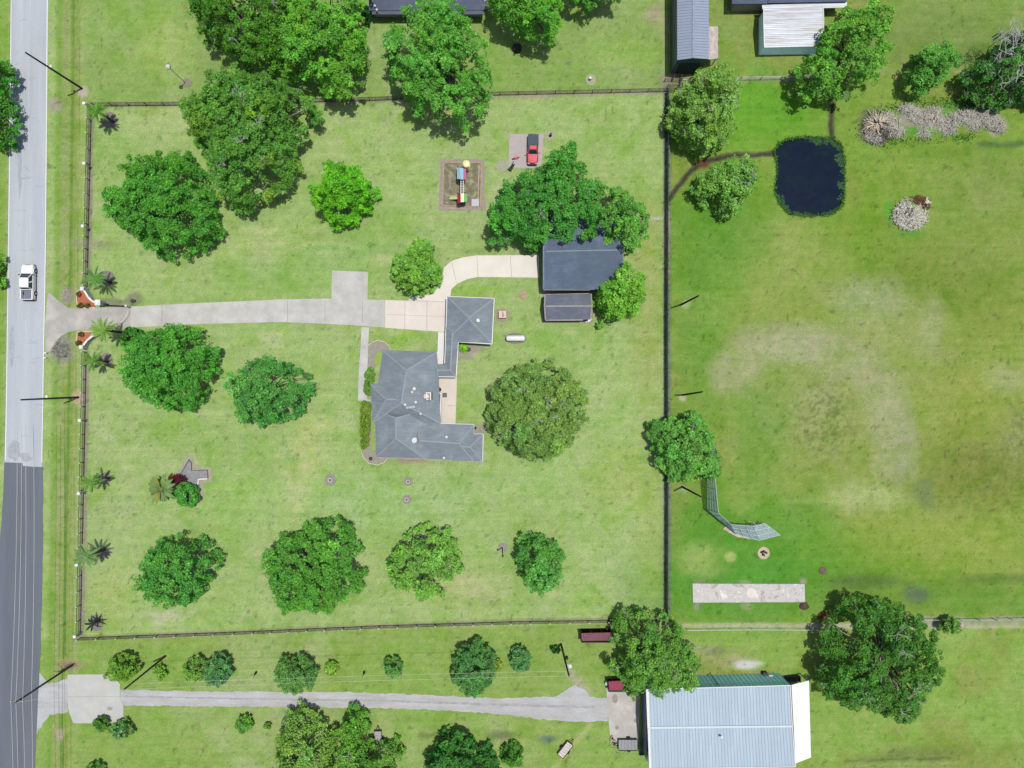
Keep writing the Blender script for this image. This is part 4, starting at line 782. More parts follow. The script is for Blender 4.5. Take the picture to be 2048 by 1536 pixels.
# ------------------------------------------------------------------ lawn furniture, beds, tanks
def bed(name, pts, m, z=.012): mb = MB(); mb.prism(W(pts), -.05, z); return struct(name, mb, m)
ringm = M('stone_ring', (206, 192, 180), .1, 2); mring = M('ring_mulch', (146, 146, 134), .15, 3, fine=.2)
for i, (cx, cy, r, rr_, lab) in enumerate(((661, 960, 12, 4.6, 'round pale stone planter on the lawn left of the house south corner'), (816.5, 963, 9.5, 4.0, 'round stone planter on the lawn nearest the house south wall'), (813.5, 998.5, 9.5, 4.2, 'round stone planter on the lawn, the farther of two from the house south wall'))):
    bed('mulch_ring', circ(cx, cy, r, 22, .08, i), mring)
    t = thing('planter', lab, 'planter', P(cx, cy), 'round stone planters on the south lawn'); R_ = rr_/S; p_ = P(cx, cy)
    mb = MB(); mb.lathe(p_, [(R_, 0), (R_, .32), (R_*.62, .32), (R_*.62, .2)], 20); build('rim', mb, ringm, t); mb = MB(); mb.lathe(p_, [(R_*.62, .1), (R_*.62, .24)], 16); build('soil', mb, M('soil', (120, 108, 100) if i != 1 else (226, 214, 206), .2, 6), t)
def mound(name, lab, cat, cx, cy, r, h, m, seed=0, ry=None):
    mb = MB(); p = P(cx, cy); rr2 = random.Random(seed); n = 18; prof = []
    vs = []; fs = []
    for i, (a, z) in enumerate(((1, 0), (.9, .45), (.62, .85), (.3, 1.0))):
        for k in range(n):
            t = 2*math.pi*k/n; q = a*(1+rr2.uniform(-.12, .12)); vs.append((p.x+q*r/S*math.cos(t), p.y+q*(ry or r)/S*math.sin(t), h*z*(1+rr2.uniform(-.1, .1))))
    for i in range(3):
        for k in range(n): fs.append((i*n+k, i*n+(k+1) % n, (i+1)*n+(k+1) % n, (i+1)*n+k))
    fs.append(tuple(3*n+k for k in range(n))); mb.add(vs, fs); return solo(name, lab, cat, mb, m, p)
mound('mulch_mound', 'brown bare earth spot in the grass above the house', 'earth mound', 1046.5, 590, 9, .12, M('earth', (178, 156, 124), .2, 2, fine=.25), 2)
bed('gravel_oval', circ(1031, 677, 22, 26, .04, 5, 11), M('dark_gravel', (128, 128, 116), .2, 3, fine=.25))
pt_ = thing('propane_tank', 'white horizontal propane tank on dark gravel east of the garage', 'propane tank', P(1031, 677)); mb = MB(); p_ = P(1031, 676.5, .8)
mb.tube([(p_.x+x, p_.y, .75) for x in (-1.5, -1.44, -1.25, 1.25, 1.44, 1.5)], [.06, .3, .46, .46, .3, .06], 20); build('tank_body', mb, M('tank_white', (250, 250, 250), .01, 1, .4), pt_, smooth=True)
mb = MB(); mb.tube([(p_.x, p_.y, 1.15), (p_.x, p_.y, 1.36)], .16, 12); build('valve_dome', mb, M('tank_white', (250, 250, 250)), pt_)
for s in (-1, 1): mb = MB(); mb.box((p_.x+s*.95, p_.y, .16), (.2, .8, .3)); build('foot', mb, M('foot_c', (190, 186, 180)), pt_)
bed('gravel_pad', rough(circ(1005, 630, 14, 16, .1, 6, 14), .8, 5), M('pad_gravel', (160, 148, 130), .2, 3, fine=.2))
au = thing('generator', 'beige square cooling unit on a gravel patch beside the garage wing', 'air conditioner', P(1005, 630)); p_ = P(1005, 630); mb = MB(); mb.box((p_.x, p_.y, .45), (1.15, 1.1, .9)); build('cabinet', mb, M('beige_unit', (226, 206, 186), .04), au)
mb = MB(); mb.box((p_.x+.05, p_.y, .91), (.08, .8, .04)); mb.box((p_.x+.2, p_.y-.1, .91), (.06, .6, .04)); mb.box((p_.x-.56, p_.y, .3), (.06, .9, .5)); build('vent', mb, black_m, au)
bb_ = thing('barbecue', 'round black kettle barbecue on the corner of the patio', 'barbecue', P(879.5, 779)); p_ = P(879.5, 779)
mb = MB(); mb.lathe(p_, [(.1, .5), (.28, .62), (.33, .82), (.3, .98), (.14, 1.08), (.03, 1.1)], 16); build('kettle', mb, black_m, bb_)
for k in range(3): a = k*2.1; mb = MB(); mb.tube([(p_.x+.15*math.cos(a), p_.y+.15*math.sin(a), .6), (p_.x+.3*math.cos(a), p_.y+.3*math.sin(a), .02)], .02, 6); build('leg', mb, steel_m, bb_)
p_ = P(890, 790); mb = MB(); mb.box((p_.x, p_.y, .22), (.6, .6, .36)); mb.box((p_.x, p_.y, .42), (.68, .68, .06)); mb.box((p_.x, p_.y, .46), (.5, .5, .03)); solo('side_table', 'grey square low table on the patio', 'table', mb, M('grey_box', (110, 108, 108), .1, 3), (p_.x, p_.y, 0))
bed('gravel_ring', circ(1181.5, 160, 11, 18, .12, 8), M('ring_grey', (166, 168, 138), .15, 3, fine=.2)); p_ = P(1180, 159)
mb = MB(); mb.lathe(p_, [(.12, 0), (.1, .5), (.2, .55), (.2, .7), (.05, .72)], 12); mb.box((p_.x+.15, p_.y, .3), (.16, .1, .5)); solo('well_head', 'small white capped standpipe in a gravel ring near the north fence', 'standpipe', mb, white, P(1180, 159))
bed('court_ring', circ(1004, 332, 13, 18, .1, 9, 12), M('ring_grey', (166, 168, 138))); bed('post_ring', circ(1099, 271, 11, 18, .15, 10, 10), M('ring_grey', (166, 168, 138)))
mb = MB(); p_ = P(1101, 271.5); mb.tube([(p_.x, p_.y, 0), (p_.x+.02, p_.y+.02, .75)], [.22, .15], 8); mb.box((p_.x, p_.y, .8), (.3, .3, .12), .3); solo('stump', 'dark stump in a mulch ring right of the play court', 'stump', mb, M('stump_m', (64, 56, 50), .2, 4), P(1101, 271))
mb = MB(); p_ = P(1034, 98); mb.lathe(p_, [(.7, 0), (.72, .5), (.5, .9), (.2, 1.0)], 16); mb.tube([(p_.x, p_.y, .9), (p_.x, p_.y+.1, 1.3)], .1, 8); solo('smoker', 'dark round drum in tree shade near the top edge', 'drum', mb, M('smoker_m', (40, 42, 40), .2, 3), P(1034, 98))
# star-shaped bed
bed('star_bed_border', rough([(376, 908), (386, 912), (389, 928), (402, 932), (424, 936), (424, 962), (408, 966), (406, 1004), (396, 1008), (350, 1000), (338, 975), (345, 952), (365, 930)], 1, 6, 3), M('bed_halo', (164, 162, 138), .15, 2, fine=.15), .010)
bed('star_bed', [(379, 918), (384, 926), (383, 941), (415, 940), (416, 957), (397, 959), (398, 1005), (362, 1002), (352, 985), (352, 962)], M('bed_mulch', (148, 147, 148), .16, 2, fine=.2), .03)
mb = MB(); q_ = [(352, 962), (366, 940), (378, 919), (383, 926), (383, 941), (415, 940), (416, 957)]
for a, b in zip(q_, q_[1:]): mb.bar(P(*a, .08), P(*b, .08), .10, .16)
solo('bed_edging', 'dark grey edging round the star shaped flower bed', 'edging', mb, M('edging_dark', (96, 92, 100), .1, 2), P(380, 940))
mb = MB(); q_ = [(415, 957.5), (397, 958.5), (396, 970)]
for a, b in zip(q_, q_[1:]): mb.bar(P(*a, .1), P(*b, .1), .16, .2)
rr2 = random.Random(5)
for k in range(14): p_ = P(396+rr2.uniform(-1, 2), 972+k*2.2, .08); mb.box(p_, (.18, .16, .18), rr2.random())
solo('bed_edging', 'white brick edging on the right side of the star shaped flower bed', 'edging', mb, white, P(398, 975))
# foundation beds of the house
bed('foundation_bed', rough([(737, 690), (745, 683), (757, 680), (770, 684), (779, 692), (781, 702), (766, 701), (765, 728), (750, 732), (745, 766), (740, 797), (732, 796), (733, 740)], .7, 5, 6), M('found', (156, 152, 136), .16, 2.5, fine=.25))
mb = MB(); q_ = [(737, 691), (745, 684), (757, 680.5), (770, 684.5), (779, 693), (780.5, 701)]
for a, b in zip(q_, q_[1:]): mb.bar(P(*a, .05), P(*b, .05), .14, .12)
solo('bed_edging', 'curved pale stone edging at the northwest corner bed of the house', 'edging', mb, M('edge_pale', (208, 192, 176), .1, 3), P(760, 685))
bed('foundation_bed', rough([(724, 804), (741, 803), (743, 862), (753, 866), (752, 912), (776, 918), (770, 925), (755, 930), (738, 927), (726, 915), (724, 900)], .7, 5, 7), M('found', (156, 152, 136)))
mb = MB(); q_ = [(723, 905), (727, 915), (738, 926), (755, 930), (768, 925), (774, 918)]
for a, b in zip(q_, q_[1:]): mb.bar(P(*a, .05), P(*b, .05), .14, .12)
solo('bed_edging', 'curved pale stone edging at the southwest corner bed of the house', 'edging', mb, M('edge_pale', (208, 192, 176)), P(745, 928))
bed('bed_turf', [(752, 706), (764, 704), (764, 728), (754, 732), (748, 722)], M('inner_turf', (150, 176, 80), .1, 1, fine=.15), .02); bed('bed_turf', [(743, 866), (752, 866), (751, 900), (742, 902)], M('inner_turf', (150, 176, 80)), .02)
bed('back_bed', rough([(917, 690), (983, 691), (978, 694), (960, 697), (930, 715), (916, 722)], .8, 5, 9), M('found', (156, 152, 136))); bed('back_bed', rough([(949, 851), (970, 852), (969, 868), (950, 868)], .8, 5, 9), M('found', (156, 152, 136)))
mb = MB(); p_ = P(938, 699); mb.lathe(p_, [(.25, 0), (.33, .4), (.28, .4), (.24, .3)], 14); solo('flower_pot', 'dark round pot in the bed below the garage wing', 'pot', mb, M('potd', (80, 76, 74)), P(938, 699))
mb = MB(); p_ = P(950.5, 855.5); mb.lathe(p_, [(.2, 0), (.22, .7), (.16, .8), (.03, .85)], 12); solo('rain_barrel', 'small dark barrel in the notch bed of the house', 'barrel', mb, black_m, P(950.5, 855.5))
mb = MB(); p_ = P(742, 917); mb.lathe(p_, [(.18, 0), (.3, .35), (.25, .35), (.2, .28)], 12); solo('flower_pot', 'dark pot in the curved southwest corner bed of the house', 'pot', mb, black_m, P(742, 917))
# utility trailers
def trailer(lab, c, rz, L, Wd, m, group):
    t = thing('utility_trailer', lab, 'trailer', P(*c), group); p = P(*c)
    def pt(nm, mb, mm, par=None): mb.xf(p, rz); return build(nm, mb, mm, par or t)
    mb = MB()
    for k in range(6): mb.box((0, 0+(-L/2+L*(k+.5)/6), .52), (Wd, L/6-.03, .05))
    pt('deck', mb, m); mb = MB()
    for s in (-1, 1): mb.box((s*Wd/2, 0, .6), (.06, L, .18))
    mb.box((0, L/2, .6), (Wd, .06, .18)); mb.box((0, -L/2, .6), (Wd, .06, .12)); pt('side_rail', mb, black_m)
    mb = MB(); mb.bar((-.3, L/2, .5), (0, L/2+.8, .5), .08, .08); mb.bar((.3, L/2, .5), (0, L/2+.8, .5), .08, .08); pt('drawbar', mb, black_m)
    for s in (-1, 1): mb = MB(); mb.tube([(s*(Wd/2+.08), -.1, .3), (s*(Wd/2+.26), -.1, .3)], .3, 14); pt('wheel', mb, M('tyre', (30, 30, 32)))
trailer('small grey plank trailer parked below the gravel lane by the leafy trees', (757, 1473), 0, 2.3, 1.15, M('deck_grey', (178, 170, 176), .1, 2), 'utility trailers')
trailer('small pale trailer angled on the grass left of the barn slab', (1130, 1496), R(-38), 2.6, 1.15, M('deck_pale', (214, 206, 194), .08, 2), 'utility trailers')
trailer('wide grey flatbed trailer in a dark frame at the foot of the barn slab', (1255, 1486), R(90), 3.0, 1.7, M('deck_mid', (156, 158, 160), .1, 2), 'utility trailers')
mb = MB(); rr2 = random.Random(8)
for k in range(26): p_ = P(rr2.uniform(1222, 1275), rr2.uniform(1495, 1506), .06); mb.box(p_, (rr2.uniform(.1, .4), rr2.uniform(.08, .2), .1), rr2.random()*3)
for k in range(6): p_ = P(rr2.uniform(1218, 1232), rr2.uniform(1472, 1494), .15); mb.box(p_, (.5, .35, .3), rr2.random()*3)
solo('scrap_heap', 'scattered pale scraps along the lower edge of the barn slab', 'scrap', mb, M('scrap', (170, 152, 142), .3, 3), P(1245, 1498))
# field odds and ends
bed('fire_ring_pad', circ(1527, 1106, 12, 22, .04, 3), M('ring_sand', (204, 188, 158), .1, 3, fine=.12), .04)
fr = thing('fire_ring', 'round sandy ring holding four dark posts above the field slab', 'fire ring', P(1527, 1106)); mb = MB(); p_ = P(1527, 1106); mb.tube([(p_.x+.92*math.cos(a), p_.y+.92*math.sin(a), .06) for a in np.linspace(0, 2*math.pi, 25)], .06, 6); build('rim', mb, M('rim_sand', (212, 196, 170)), fr)
for x, y in ((1523, 1104), (1527, 1102), (1531, 1104.5), (1526, 1109)): mb = MB(); mb.lathe(P(x, y), [(.17, 0), (.17, .5), (.1, .52)], 10); build_each('post', mb, black_m, fr)
mound('earth_mound', 'small dark burnt spot mound right of the fire ring', 'earth mound', 1645, 1141, 8, .18, M('burnt', (110, 92, 76), .25, 4, fine=.3), 7); mound('earth_mound', 'brown leafy heap at the lower right corner of the field slab', 'earth mound', 1608, 1212, 10, .4, M('leafheap', (92, 66, 56), .3, 4, fine=.3), 9, 8)
mound('earth_mound', 'rust coloured heap at the foot of the biggest oak by the boundary track', 'earth mound', 1646, 1231, 12, .5, M('rustheap', (112, 60, 44), .3, 4, fine=.3), 12, 8)

# ------------------------------------------------------------------ brush heaps
def sticks(name, lab, zones, m_list, loc, seed=1):
    rr2 = random.Random(seed); mb = MB()
    for (cx, cy, rx, ry, n, L, z, rad, mi, radial) in zones:
        for k in range(n):
            a = rr2.random()*6.283; q = math.sqrt(rr2.random()); x, y = cx+rx*q*math.cos(a), cy+ry*q*math.sin(a); p = P(x, y)
            d = math.atan2(-(y-cy), x-cx)+rr2.gauss(0, .3) if radial else rr2.random()*6.283; l = L*rr2.uniform(.4, 1.2)
            z0 = z*(1-q)*rr2.uniform(.6, 1.1)+.3; e = Vector((math.cos(d), math.sin(d), rr2.uniform(-.3, .25)))*l
            mb.tube([(p.x, p.y, z0), (p.x+e.x, p.y+e.y, max(.05, z0+e.z))], [rad*rr2.uniform(.5, 1.3), rad*.4], 4, mi)
    return solo(name, lab, 'brush heap', mb, m_list, loc)
st_m = [M('dead_pale', (226, 210, 186), .15, 4), M('dead_grey', (198, 194, 180), .2, 4), M('dead_dark', (76, 66, 60), .3, 4), M('rust_leaf', (120, 62, 44), .3, 4), M('ash_white', (226, 220, 210), .1, 4)]
_hr = random.Random(17); HZ = [(1775+k*4.6+_hr.uniform(-6, 6), 243+12*math.sin(k*.55)+_hr.uniform(-13, 13)-(6 if k > 38 else 0), _hr.uniform(7, 17), _hr.uniform(6, 14), _hr.uniform(.25, .9)) for k in range(48) if _hr.random() < .86]
sticks('brush_heap', 'long heap of cut grey branches with a pale fan of fronds at its left end', [(1747, 250, 14, 14, 150, 1.3, 1.4, .06, 0, True), (1756, 262, 28, 28, 420, .9, .6, .045, 2, False), (1750, 266, 26, 24, 200, .8, .6, .045, 1, False), (1790, 244, 22, 12, 260, .8, .5, .04, 1, False), (1748, 276, 20, 12, 180, .6, .4, .04, 1, False),
       (1862, 240, 16, 14, 70, .8, .9, .055, 0, False)]+[(z_[0], z_[1], z_[2], z_[3], int(z_[2]*z_[3]*1.0), .8, z_[4], .048, 1, False) for z_ in HZ], st_m, P(1850, 245), 3)
sticks('burn_pile', 'round pile of pale ash and rusty leaves on the paddock right of the pond', [(1818, 432, 34, 29, 760, .5, .5, .05, 4, False), (1820, 428, 38, 34, 460, .45, .35, .045, 1, False), (1812, 432, 34, 26, 160, .4, .45, .05, 2, False), (1816, 424, 12, 10, 90, .4, .7, .06, 2, False), (1836, 402, 20, 10, 200, .5, .7, .05, 3, False), (1848, 412, 10, 10, 70, .5, .6, .05, 3, False), (1850, 406, 6, 5, 30, .6, .6, .09, 4, False)], st_m, P(1822, 425), 5)

# ------------------------------------------------------------------ entrance walls, gate
brk = M('red_mulch', (188, 112, 78), .14, 2, .95, fine=.2)
bed('entrance_bed', [(154, 584), (160, 579), (166, 582), (172, 592), (184, 602), (191, 608), (191, 615), (157, 615), (154, 602)], brk, .05); bed('entrance_bed', [(155, 664), (182, 664), (180, 672), (170, 682), (163, 694), (157, 692), (154, 686)], brk, .05)
def edging_line(lab, q_, m, loc):
    mb = MB()
    for a, b in zip(q_, q_[1:]): mb.bar(P(*a, .07), P(*b, .07), .1, .12)
    return solo('bed_edging', lab, 'edging', mb, m, P(*loc))
edging_line('cream edging round the upper orange entrance bed', [(191, 615.5), (157, 615.5), (153.5, 602), (153.5, 584), (160, 578.5)], M('cream_edge', (240, 226, 206)), (157, 600)); edging_line('cream edging round the lower orange entrance bed', [(182, 663.5), (155, 663.5), (153.5, 686), (157, 692.5), (163, 694.5)], M('cream_edge', (240, 226, 206)), (157, 680))
def curvewall(lab, pts, h, ends):
    t = thing('entrance_wall', lab, 'wall', P(*pts[0]), 'curved entrance walls'); mb = MB()
    for a, b in zip(pts, pts[1:]): p, q = P(*a), P(*b); mb.bar((p.x, p.y, h/2), (q.x, q.y, h/2), .22, h)
    build('wall_face', mb, M('stucco', (196, 200, 200), .06, 1), t); mb = MB()
    for a, b in zip(pts, pts[1:]): p, q = P(*a), P(*b); mb.bar((p.x, p.y, h+.03), (q.x, q.y, h+.03), .3, .07)
    build('coping', mb, M('cream_trim', (246, 238, 226)), t)
    for x, y, s, hh in ends:
        mb = MB(); p = P(x, y); mb.box((p.x, p.y, hh/2), (s, s, hh)); po = build('pillar', mb, M('stucco', (196, 200, 200)), t); mb = MB(); mb.box((p.x, p.y, hh+.05), (s*1.2, s*1.2, .1)); mb.box((p.x, p.y, hh+.13), (s*.8, s*.8, .08)); build('cap', mb, white, po)
curvewall('curved white entrance wall above the drive mouth with a big white pillar', [(176, 581), (180, 586), (186, 596), (194, 604), (204, 608)], 1.3, [(176, 580, .45, 1.5), (208, 607.5, .72, 1.7)])
curvewall('curved white entrance wall below the drive mouth', [(174, 695.5), (177, 690), (184, 681), (194, 673), (203, 668)], 1.2, [(174, 695, .45, 1.5)])
gt = thing('drive_gate', 'black driveway gate swung open along the upper side of the drive', 'gate', P(216, 610)); mb = MB(); a, b = P(216, 611.5), P(262, 613.5)
for z in (.25, .8, 1.35): mb.bar((a.x, a.y, z), (b.x, b.y, z), .05, .05)
for k in range(27): p = a.lerp(b, k/26); mb.box((p.x, p.y, .8), (.03, .03, 1.2))
build('gate_leaf', mb, black_m, gt); mb = MB(); mb.box((b.x, b.y, .75), (.22, .22, 1.5)); mb.box((b.x, b.y, 1.53), (.3, .3, .08)); build('gate_post', mb, M('cream_trim', (246, 238, 226)), gt); mb = MB(); mb.box((a.x-.1, a.y+.1, .4), (.5, .4, .8)); build('gate_motor', mb, black_m, gt)
gt = thing('drive_gate', 'thin white gate arm reaching across the lower half of the drive', 'gate', P(258, 618)); mb = MB(); pts = [P(256, 621, .9), P(253, 631, .85), P(246, 641, .8), (P(238, 650, .75))]; mb.tube(pts, .035, 6); build('gate_bar', mb, white, gt)
mb = MB(); p_ = P(240, 652); mb.box((p_.x, p_.y, .5), (.12, .12, 1.0)); build('gate_post', mb, white, gt)
for x, y, lab in ((95.5, 706, 'upper of two small white reflector posts at the road edge'), (94.5, 716, 'lower of two small white reflector posts at the road edge')): p_ = P(x, y); mb = MB(); mb.box((p_.x, p_.y, .3), (.3, .16, .6)); mb.box((p_.x, p_.y, .62), (.34, .2, .05)); solo('marker_post', lab, 'marker post', mb, white, (p_.x, p_.y, 0))
p_ = P(266, 602); mb = MB(); mb.lathe(p_, [(.18, 0), (.3, .3), (.2, .5)], 10); mb.box((p_.x+.3, p_.y, .2), (.3, .4, .4)); solo('valve_box', 'dark low box in the bed beside the open gate', 'box', mb, M('vb', (70, 76, 70)), (p_.x, p_.y, 0))

# ------------------------------------------------------------------ fences
def fence(label, pts, h, step, m_post, m_rail, rails=(.15, .95), mesh=None, postr=.05, capm=None, picket=0, name='fence', capstep=1):
    """pts are ground pixels; parts: every post, the rails, the mesh or pickets"""
    t = thing(name, label, 'fence', P(*pts[0])); rl = MB(); ms = MB(); cap = MB(); first = None; cf = None; pos = []
    for a, b in zip(pts, pts[1:]):
        A_, B_ = P(*a), P(*b); n = max(1, round((B_-A_).length/step))
        for k in range(n): pos.append(A_.lerp(B_, k/n))
        for r_ in rails: rl.bar((A_.x, A_.y, h*r_), (B_.x, B_.y, h*r_), .045, .045)
        if mesh: ms.bar((A_.x, A_.y, h*.5), (B_.x, B_.y, h*.5), .02, h*.9)
        if picket:
            np_ = int((B_-A_).length/picket)
            for k in range(np_): p = A_.lerp(B_, (k+.5)/np_); rl.box((p.x, p.y, h*.5), (.025, .025, h*.96))
    pos.append(P(*pts[-1]))
    for i, p in enumerate(pos):
        if first is None:
            m_ = MB(); m_.tube([p+Vector((0, 0, -.1)), p+Vector((0, 0, h*1.02))], postr, 6); first = build('post', m_, m_post, t); p0 = p
            if capm: m_ = MB(); m_.box((p.x, p.y, h*1.04), (.17, .17, .08)); cf = build('cap', m_, capm, first)
        else:
            c = first.copy(); COL.objects.link(c); c.parent = t; c.location = p-p0
            if capm: d = cf.copy(); COL.objects.link(d); d.parent = c
    build('rail', rl, m_rail, t)
    if mesh: build('wire_mesh', ms, mesh, t)
    return t
def netting(name, c, alpha, sc=14):
    m, nt, b = new_mat(name); b.inputs['Base Color'].default_value = (*A(c), 1); b.inputs['Roughness'].default_value = .6
    tc = nt.nodes.new('ShaderNodeTexCoord'); n = noise(nt, sc, 1, .5, tc.outputs['Object']); r = ramp(nt, n.outputs[0], [(.5-.02, (0, 0, 0)), (.5+.02, (1, 1, 1))])
    r.color_ramp.elements[0].position = alpha-.03; r.color_ramp.elements[1].position = alpha+.03
    tr = nt.nodes.new('ShaderNodeBsdfTransparent'); mx = nt.nodes.new('ShaderNodeMixShader'); nt.links.new(r.outputs[0], mx.inputs[0]); nt.links.new(b.outputs[0], mx.inputs[1]); nt.links.new(tr.outputs[0], mx.inputs[2]); nt.links.new(mx.outputs[0], nt.nodes['Material Output'].inputs[0]); return m
wire_dk = netting('dark_wire', (60, 68, 62), .42); wire_gr = netting('green_screen', (60, 84, 72), .52); wire_lt = netting('chain_link', (206, 226, 234), .53, 20)
capw = M('fence_cap', (200, 206, 206), .03)
fence('black picket fence along the road verge north of the drive', [(184, 213), (181, 330), (178, 450), (175.5, 573)], 1.35, 2.13, black_m, black_m, (.1, .5, .95), None, .05, capw, .16)
fence('black picket fence along the road verge south of the drive', [(173.5, 704), (171, 840), (168, 980), (165, 1120), (162, 1268)], 1.35, 2.13, black_m, black_m, (.1, .5, .95), None, .05, capw, .16)
fence('black wire fence along the north side of the big lawn', [(190, 212), (400, 210), (740, 201), (1000, 190), (1332, 183)], 1.3, 2.9, black_m, black_m, (.06, .96), wire_dk, .055)
fence('dark wire fence with pale post tops along the south side of the big lawn', [(163, 1275), (510, 1262), (760, 1251), (1022, 1243), (1332, 1238)], 1.3, 2.9, black_m, black_m, (.06, .96), wire_dk, .055, capw)
fence('long green screened chain link fence between the lawn and the paddock', [(1333, 186), (1332, 420), (1331, 700), (1332, 1000), (1331, 1237)], 1.7, 3.0, M('dk_green_post', (50, 74, 66)), M('dk_green_post', (50, 74, 66)), (.04, .97), wire_gr, .05)
fence('wire fence along the boundary track right of the biggest oak', [(1840, 1236), (1950, 1236), (2080, 1234)], 1.2, 2.6, black_m, steel_m, (.5, .95), None, .05)
fence('white pipe fence along the boundary track above the steel barn', [(1372, 1256), (1500, 1255), (1668, 1256)], 1.1, 4.0, steel_m, white, (.97,), None, .04)
fence('low wire fence behind the tin shed', [(1480, 160), (1600, 158), (1668, 156)], 1.1, 3.0, M('old_post', (110, 100, 88)), steel_m, (.5, .95), None, .05)
cp = thing('cattle_pen', 'rusty pipe panels beside the corner of the long metal barn', 'pen', P(1355, 168)); mb = MB()
for a, b in (((1328, 163), (1362, 163)), ((1362, 153), (1357, 175)), ((1334, 175), (1362, 176)), ((1346, 155), (1344, 163)), ((1332, 182), (1352, 184))):
    p, q = P(*a), P(*b)
    for z in (.4, .8, 1.2): mb.tube([(p.x, p.y, z), (q.x, q.y, z)], .035, 6)
    mb.tube([(p.x, p.y, 0), (p.x, p.y, 1.3)], .05, 6); mb.tube([(q.x, q.y, 0), (q.x, q.y, 1.3)], .05, 6)
build('panel', mb, M('rust_pipe', (92, 78, 70), .2, 4), cp); mb = MB(); p_ = P(1368, 173)
for k in range(7): mb.box((p_.x-.2, p_.y-.9+k*.3, .15+.03*k), (2.4-.2*k, .2, .12), .05)
solo('board_stack', 'stack of pale boards under the tree at the fence corner', 'boards', mb, M('boards', (182, 172, 164), .15, 3), (p_.x, p_.y, 0))

# lamp posts on the west fence
def lamp_post(lab, bx, by, h=1.75, s=.46, first=[None]):
    if first[0] is None:
        t = thing('lamp_post', lab, 'lamp', P(bx, by), 'white lantern posts along the road fence'); p = P(bx, by)
        mb = MB(); mb.tube([(p.x, p.y, 0), (p.x, p.y, h)], [.09, .07], 10); build_each('post', mb, M('lt_post', (176, 184, 184)), t)
        mb = MB(); mb.box((p.x, p.y, h+.2), (s*.7, s*.7, .36)); lo_ = build('lantern', mb, M('lantern', (230, 238, 238), .02), t); mb = MB(); mb.box((p.x, p.y, h+.43), (s, s, .1), 0, 0, .8); build('lantern_cap', mb, M('lantern_cap', (252, 252, 250), .01), lo_); first[0] = t
    else:
        t = copy_tree(first[0]); t['label'] = lab; t.location = P(bx, by)
    return t
for lab, x, y in (('white lantern post at the north west fence corner behind a palm', 184, 217), ('white lantern post, second from the top along the road fence', 184, 335), ('white lantern post on the road fence nearest above the entrance drive', 181.5, 458), ('white lantern post on the road fence just below the middle utility pole', 175.5, 839.5), ('white lantern post on the road fence beside the palm at mid lawn', 173.5, 983), ('white lantern post on the road fence below the lowest full palm', 169.5, 1123), ('white lantern post at the south west fence corner', 165.5, 1264)): lamp_post(lab, x, y)

# ------------------------------------------------------------------ utility poles and wires
def pole(label, base, top, h, r=.17, arm=None, extra=None, group='wooden utility poles', name='utility_pole', m=None):
    a = P(*base); b = P(*top, h); t = thing(name, label, 'utility pole', a, group); mb = MB(); mb.tube([a-Vector((0, 0, .3)), a.lerp(b, .5), b], [r, r*.85, r*.66], 10); build('shaft', mb, m or wood_pole, t)
    if arm:
        c = a.lerp(b, .965); mb = MB(); mb.bar(c+Vector((-arm, .02, 0)), c+Vector((arm, .02, 0)), .1, .12); ao = build('crossarm', mb, M('arm_wood', (150, 140, 130)), t)
        for s in (-1, -.2, 1): mb = MB(); mb.lathe(c+Vector((s*arm*.92, .02, .05)), [(.03, 0), (.08, .1), (.08, .18), (.03, .24)], 8); build('insulator', mb, M('insul', (220, 224, 226)), ao)
    return t, a, b
_, A0, A1 = pole('tall wooden utility pole at the upper left road verge', (164, 177), (51, 105), 12.6)
_, B0, B1 = pole('tall wooden utility pole on the verge at mid left', (157, 794.5), (42, 799.5), 12.6)
_, C0, C1 = pole('tall wooden utility pole with crossarm leaning over the road at lower left', (148, 1328), (31, 1405), 12.6, arm=.9)
_, D0, D1 = pole('tall wooden utility pole on the grass beside the concrete entry slab', (331, 1312), (248, 1379), 12.0)
_, E0, E1 = pole('wooden utility pole with a lamp at the bend of the gravel lane', (1122, 1288), (1138, 1352), 12.0)
for base, top, lab in (((1363, 609), (1397, 591.5), 'dark field pole nearest the top along the paddock fence'), ((1366, 790), (1405, 783.5), 'dark field pole at the middle of the paddock fence'), ((1364, 973.5), (1403, 994), 'dark field pole below the fence tree by the ball net')): pole(lab, base, top, 10.2, .17, group='dark ball field poles', name='field_pole')
for a, b, lab, f_ in ((A0, A1, 'small white fitting halfway up the upper left pole', .62), (B0, B1, 'small white fitting halfway up the mid left pole', .62)):
    p = a.lerp(b, .58)+Vector((0, .3, 0)); mb = MB(); mb.lathe(p, [(.12, -.15), (.22, 0), (.22, .12), (.05, .2)], 10); mb.bar(p, a.lerp(b, .58), .05, .05); solo('pole_lamp', lab, 'lamp', mb, white, p)
mb = MB(); p = P(1139.5, 1332.5, 7.6); mb.lathe(p, [(.1, .1), (.3, .0), (.33, .08), (.12, .3)], 14); mb.bar(p+Vector((0, 0, .2)), E0.lerp(E1, .63), .06, .06); solo('pole_lamp', 'round white lamp on the pole at the bend of the gravel lane', 'lamp', mb, white, p)
mb = MB(); p = E0.lerp(E1, .45); mb.lathe(p+Vector((.35, 0, -.3)), [(.2, 0), (.22, .1), (.22, .7), (.1, .8)], 12); solo('transformer', 'small dark transformer can on the pole at the gravel lane bend', 'transformer', mb, black_m, p)
wire_m = M('wire', (220, 214, 214), .03, 1, .5); wire_d = M('wire_dark', (90, 90, 88), .03)
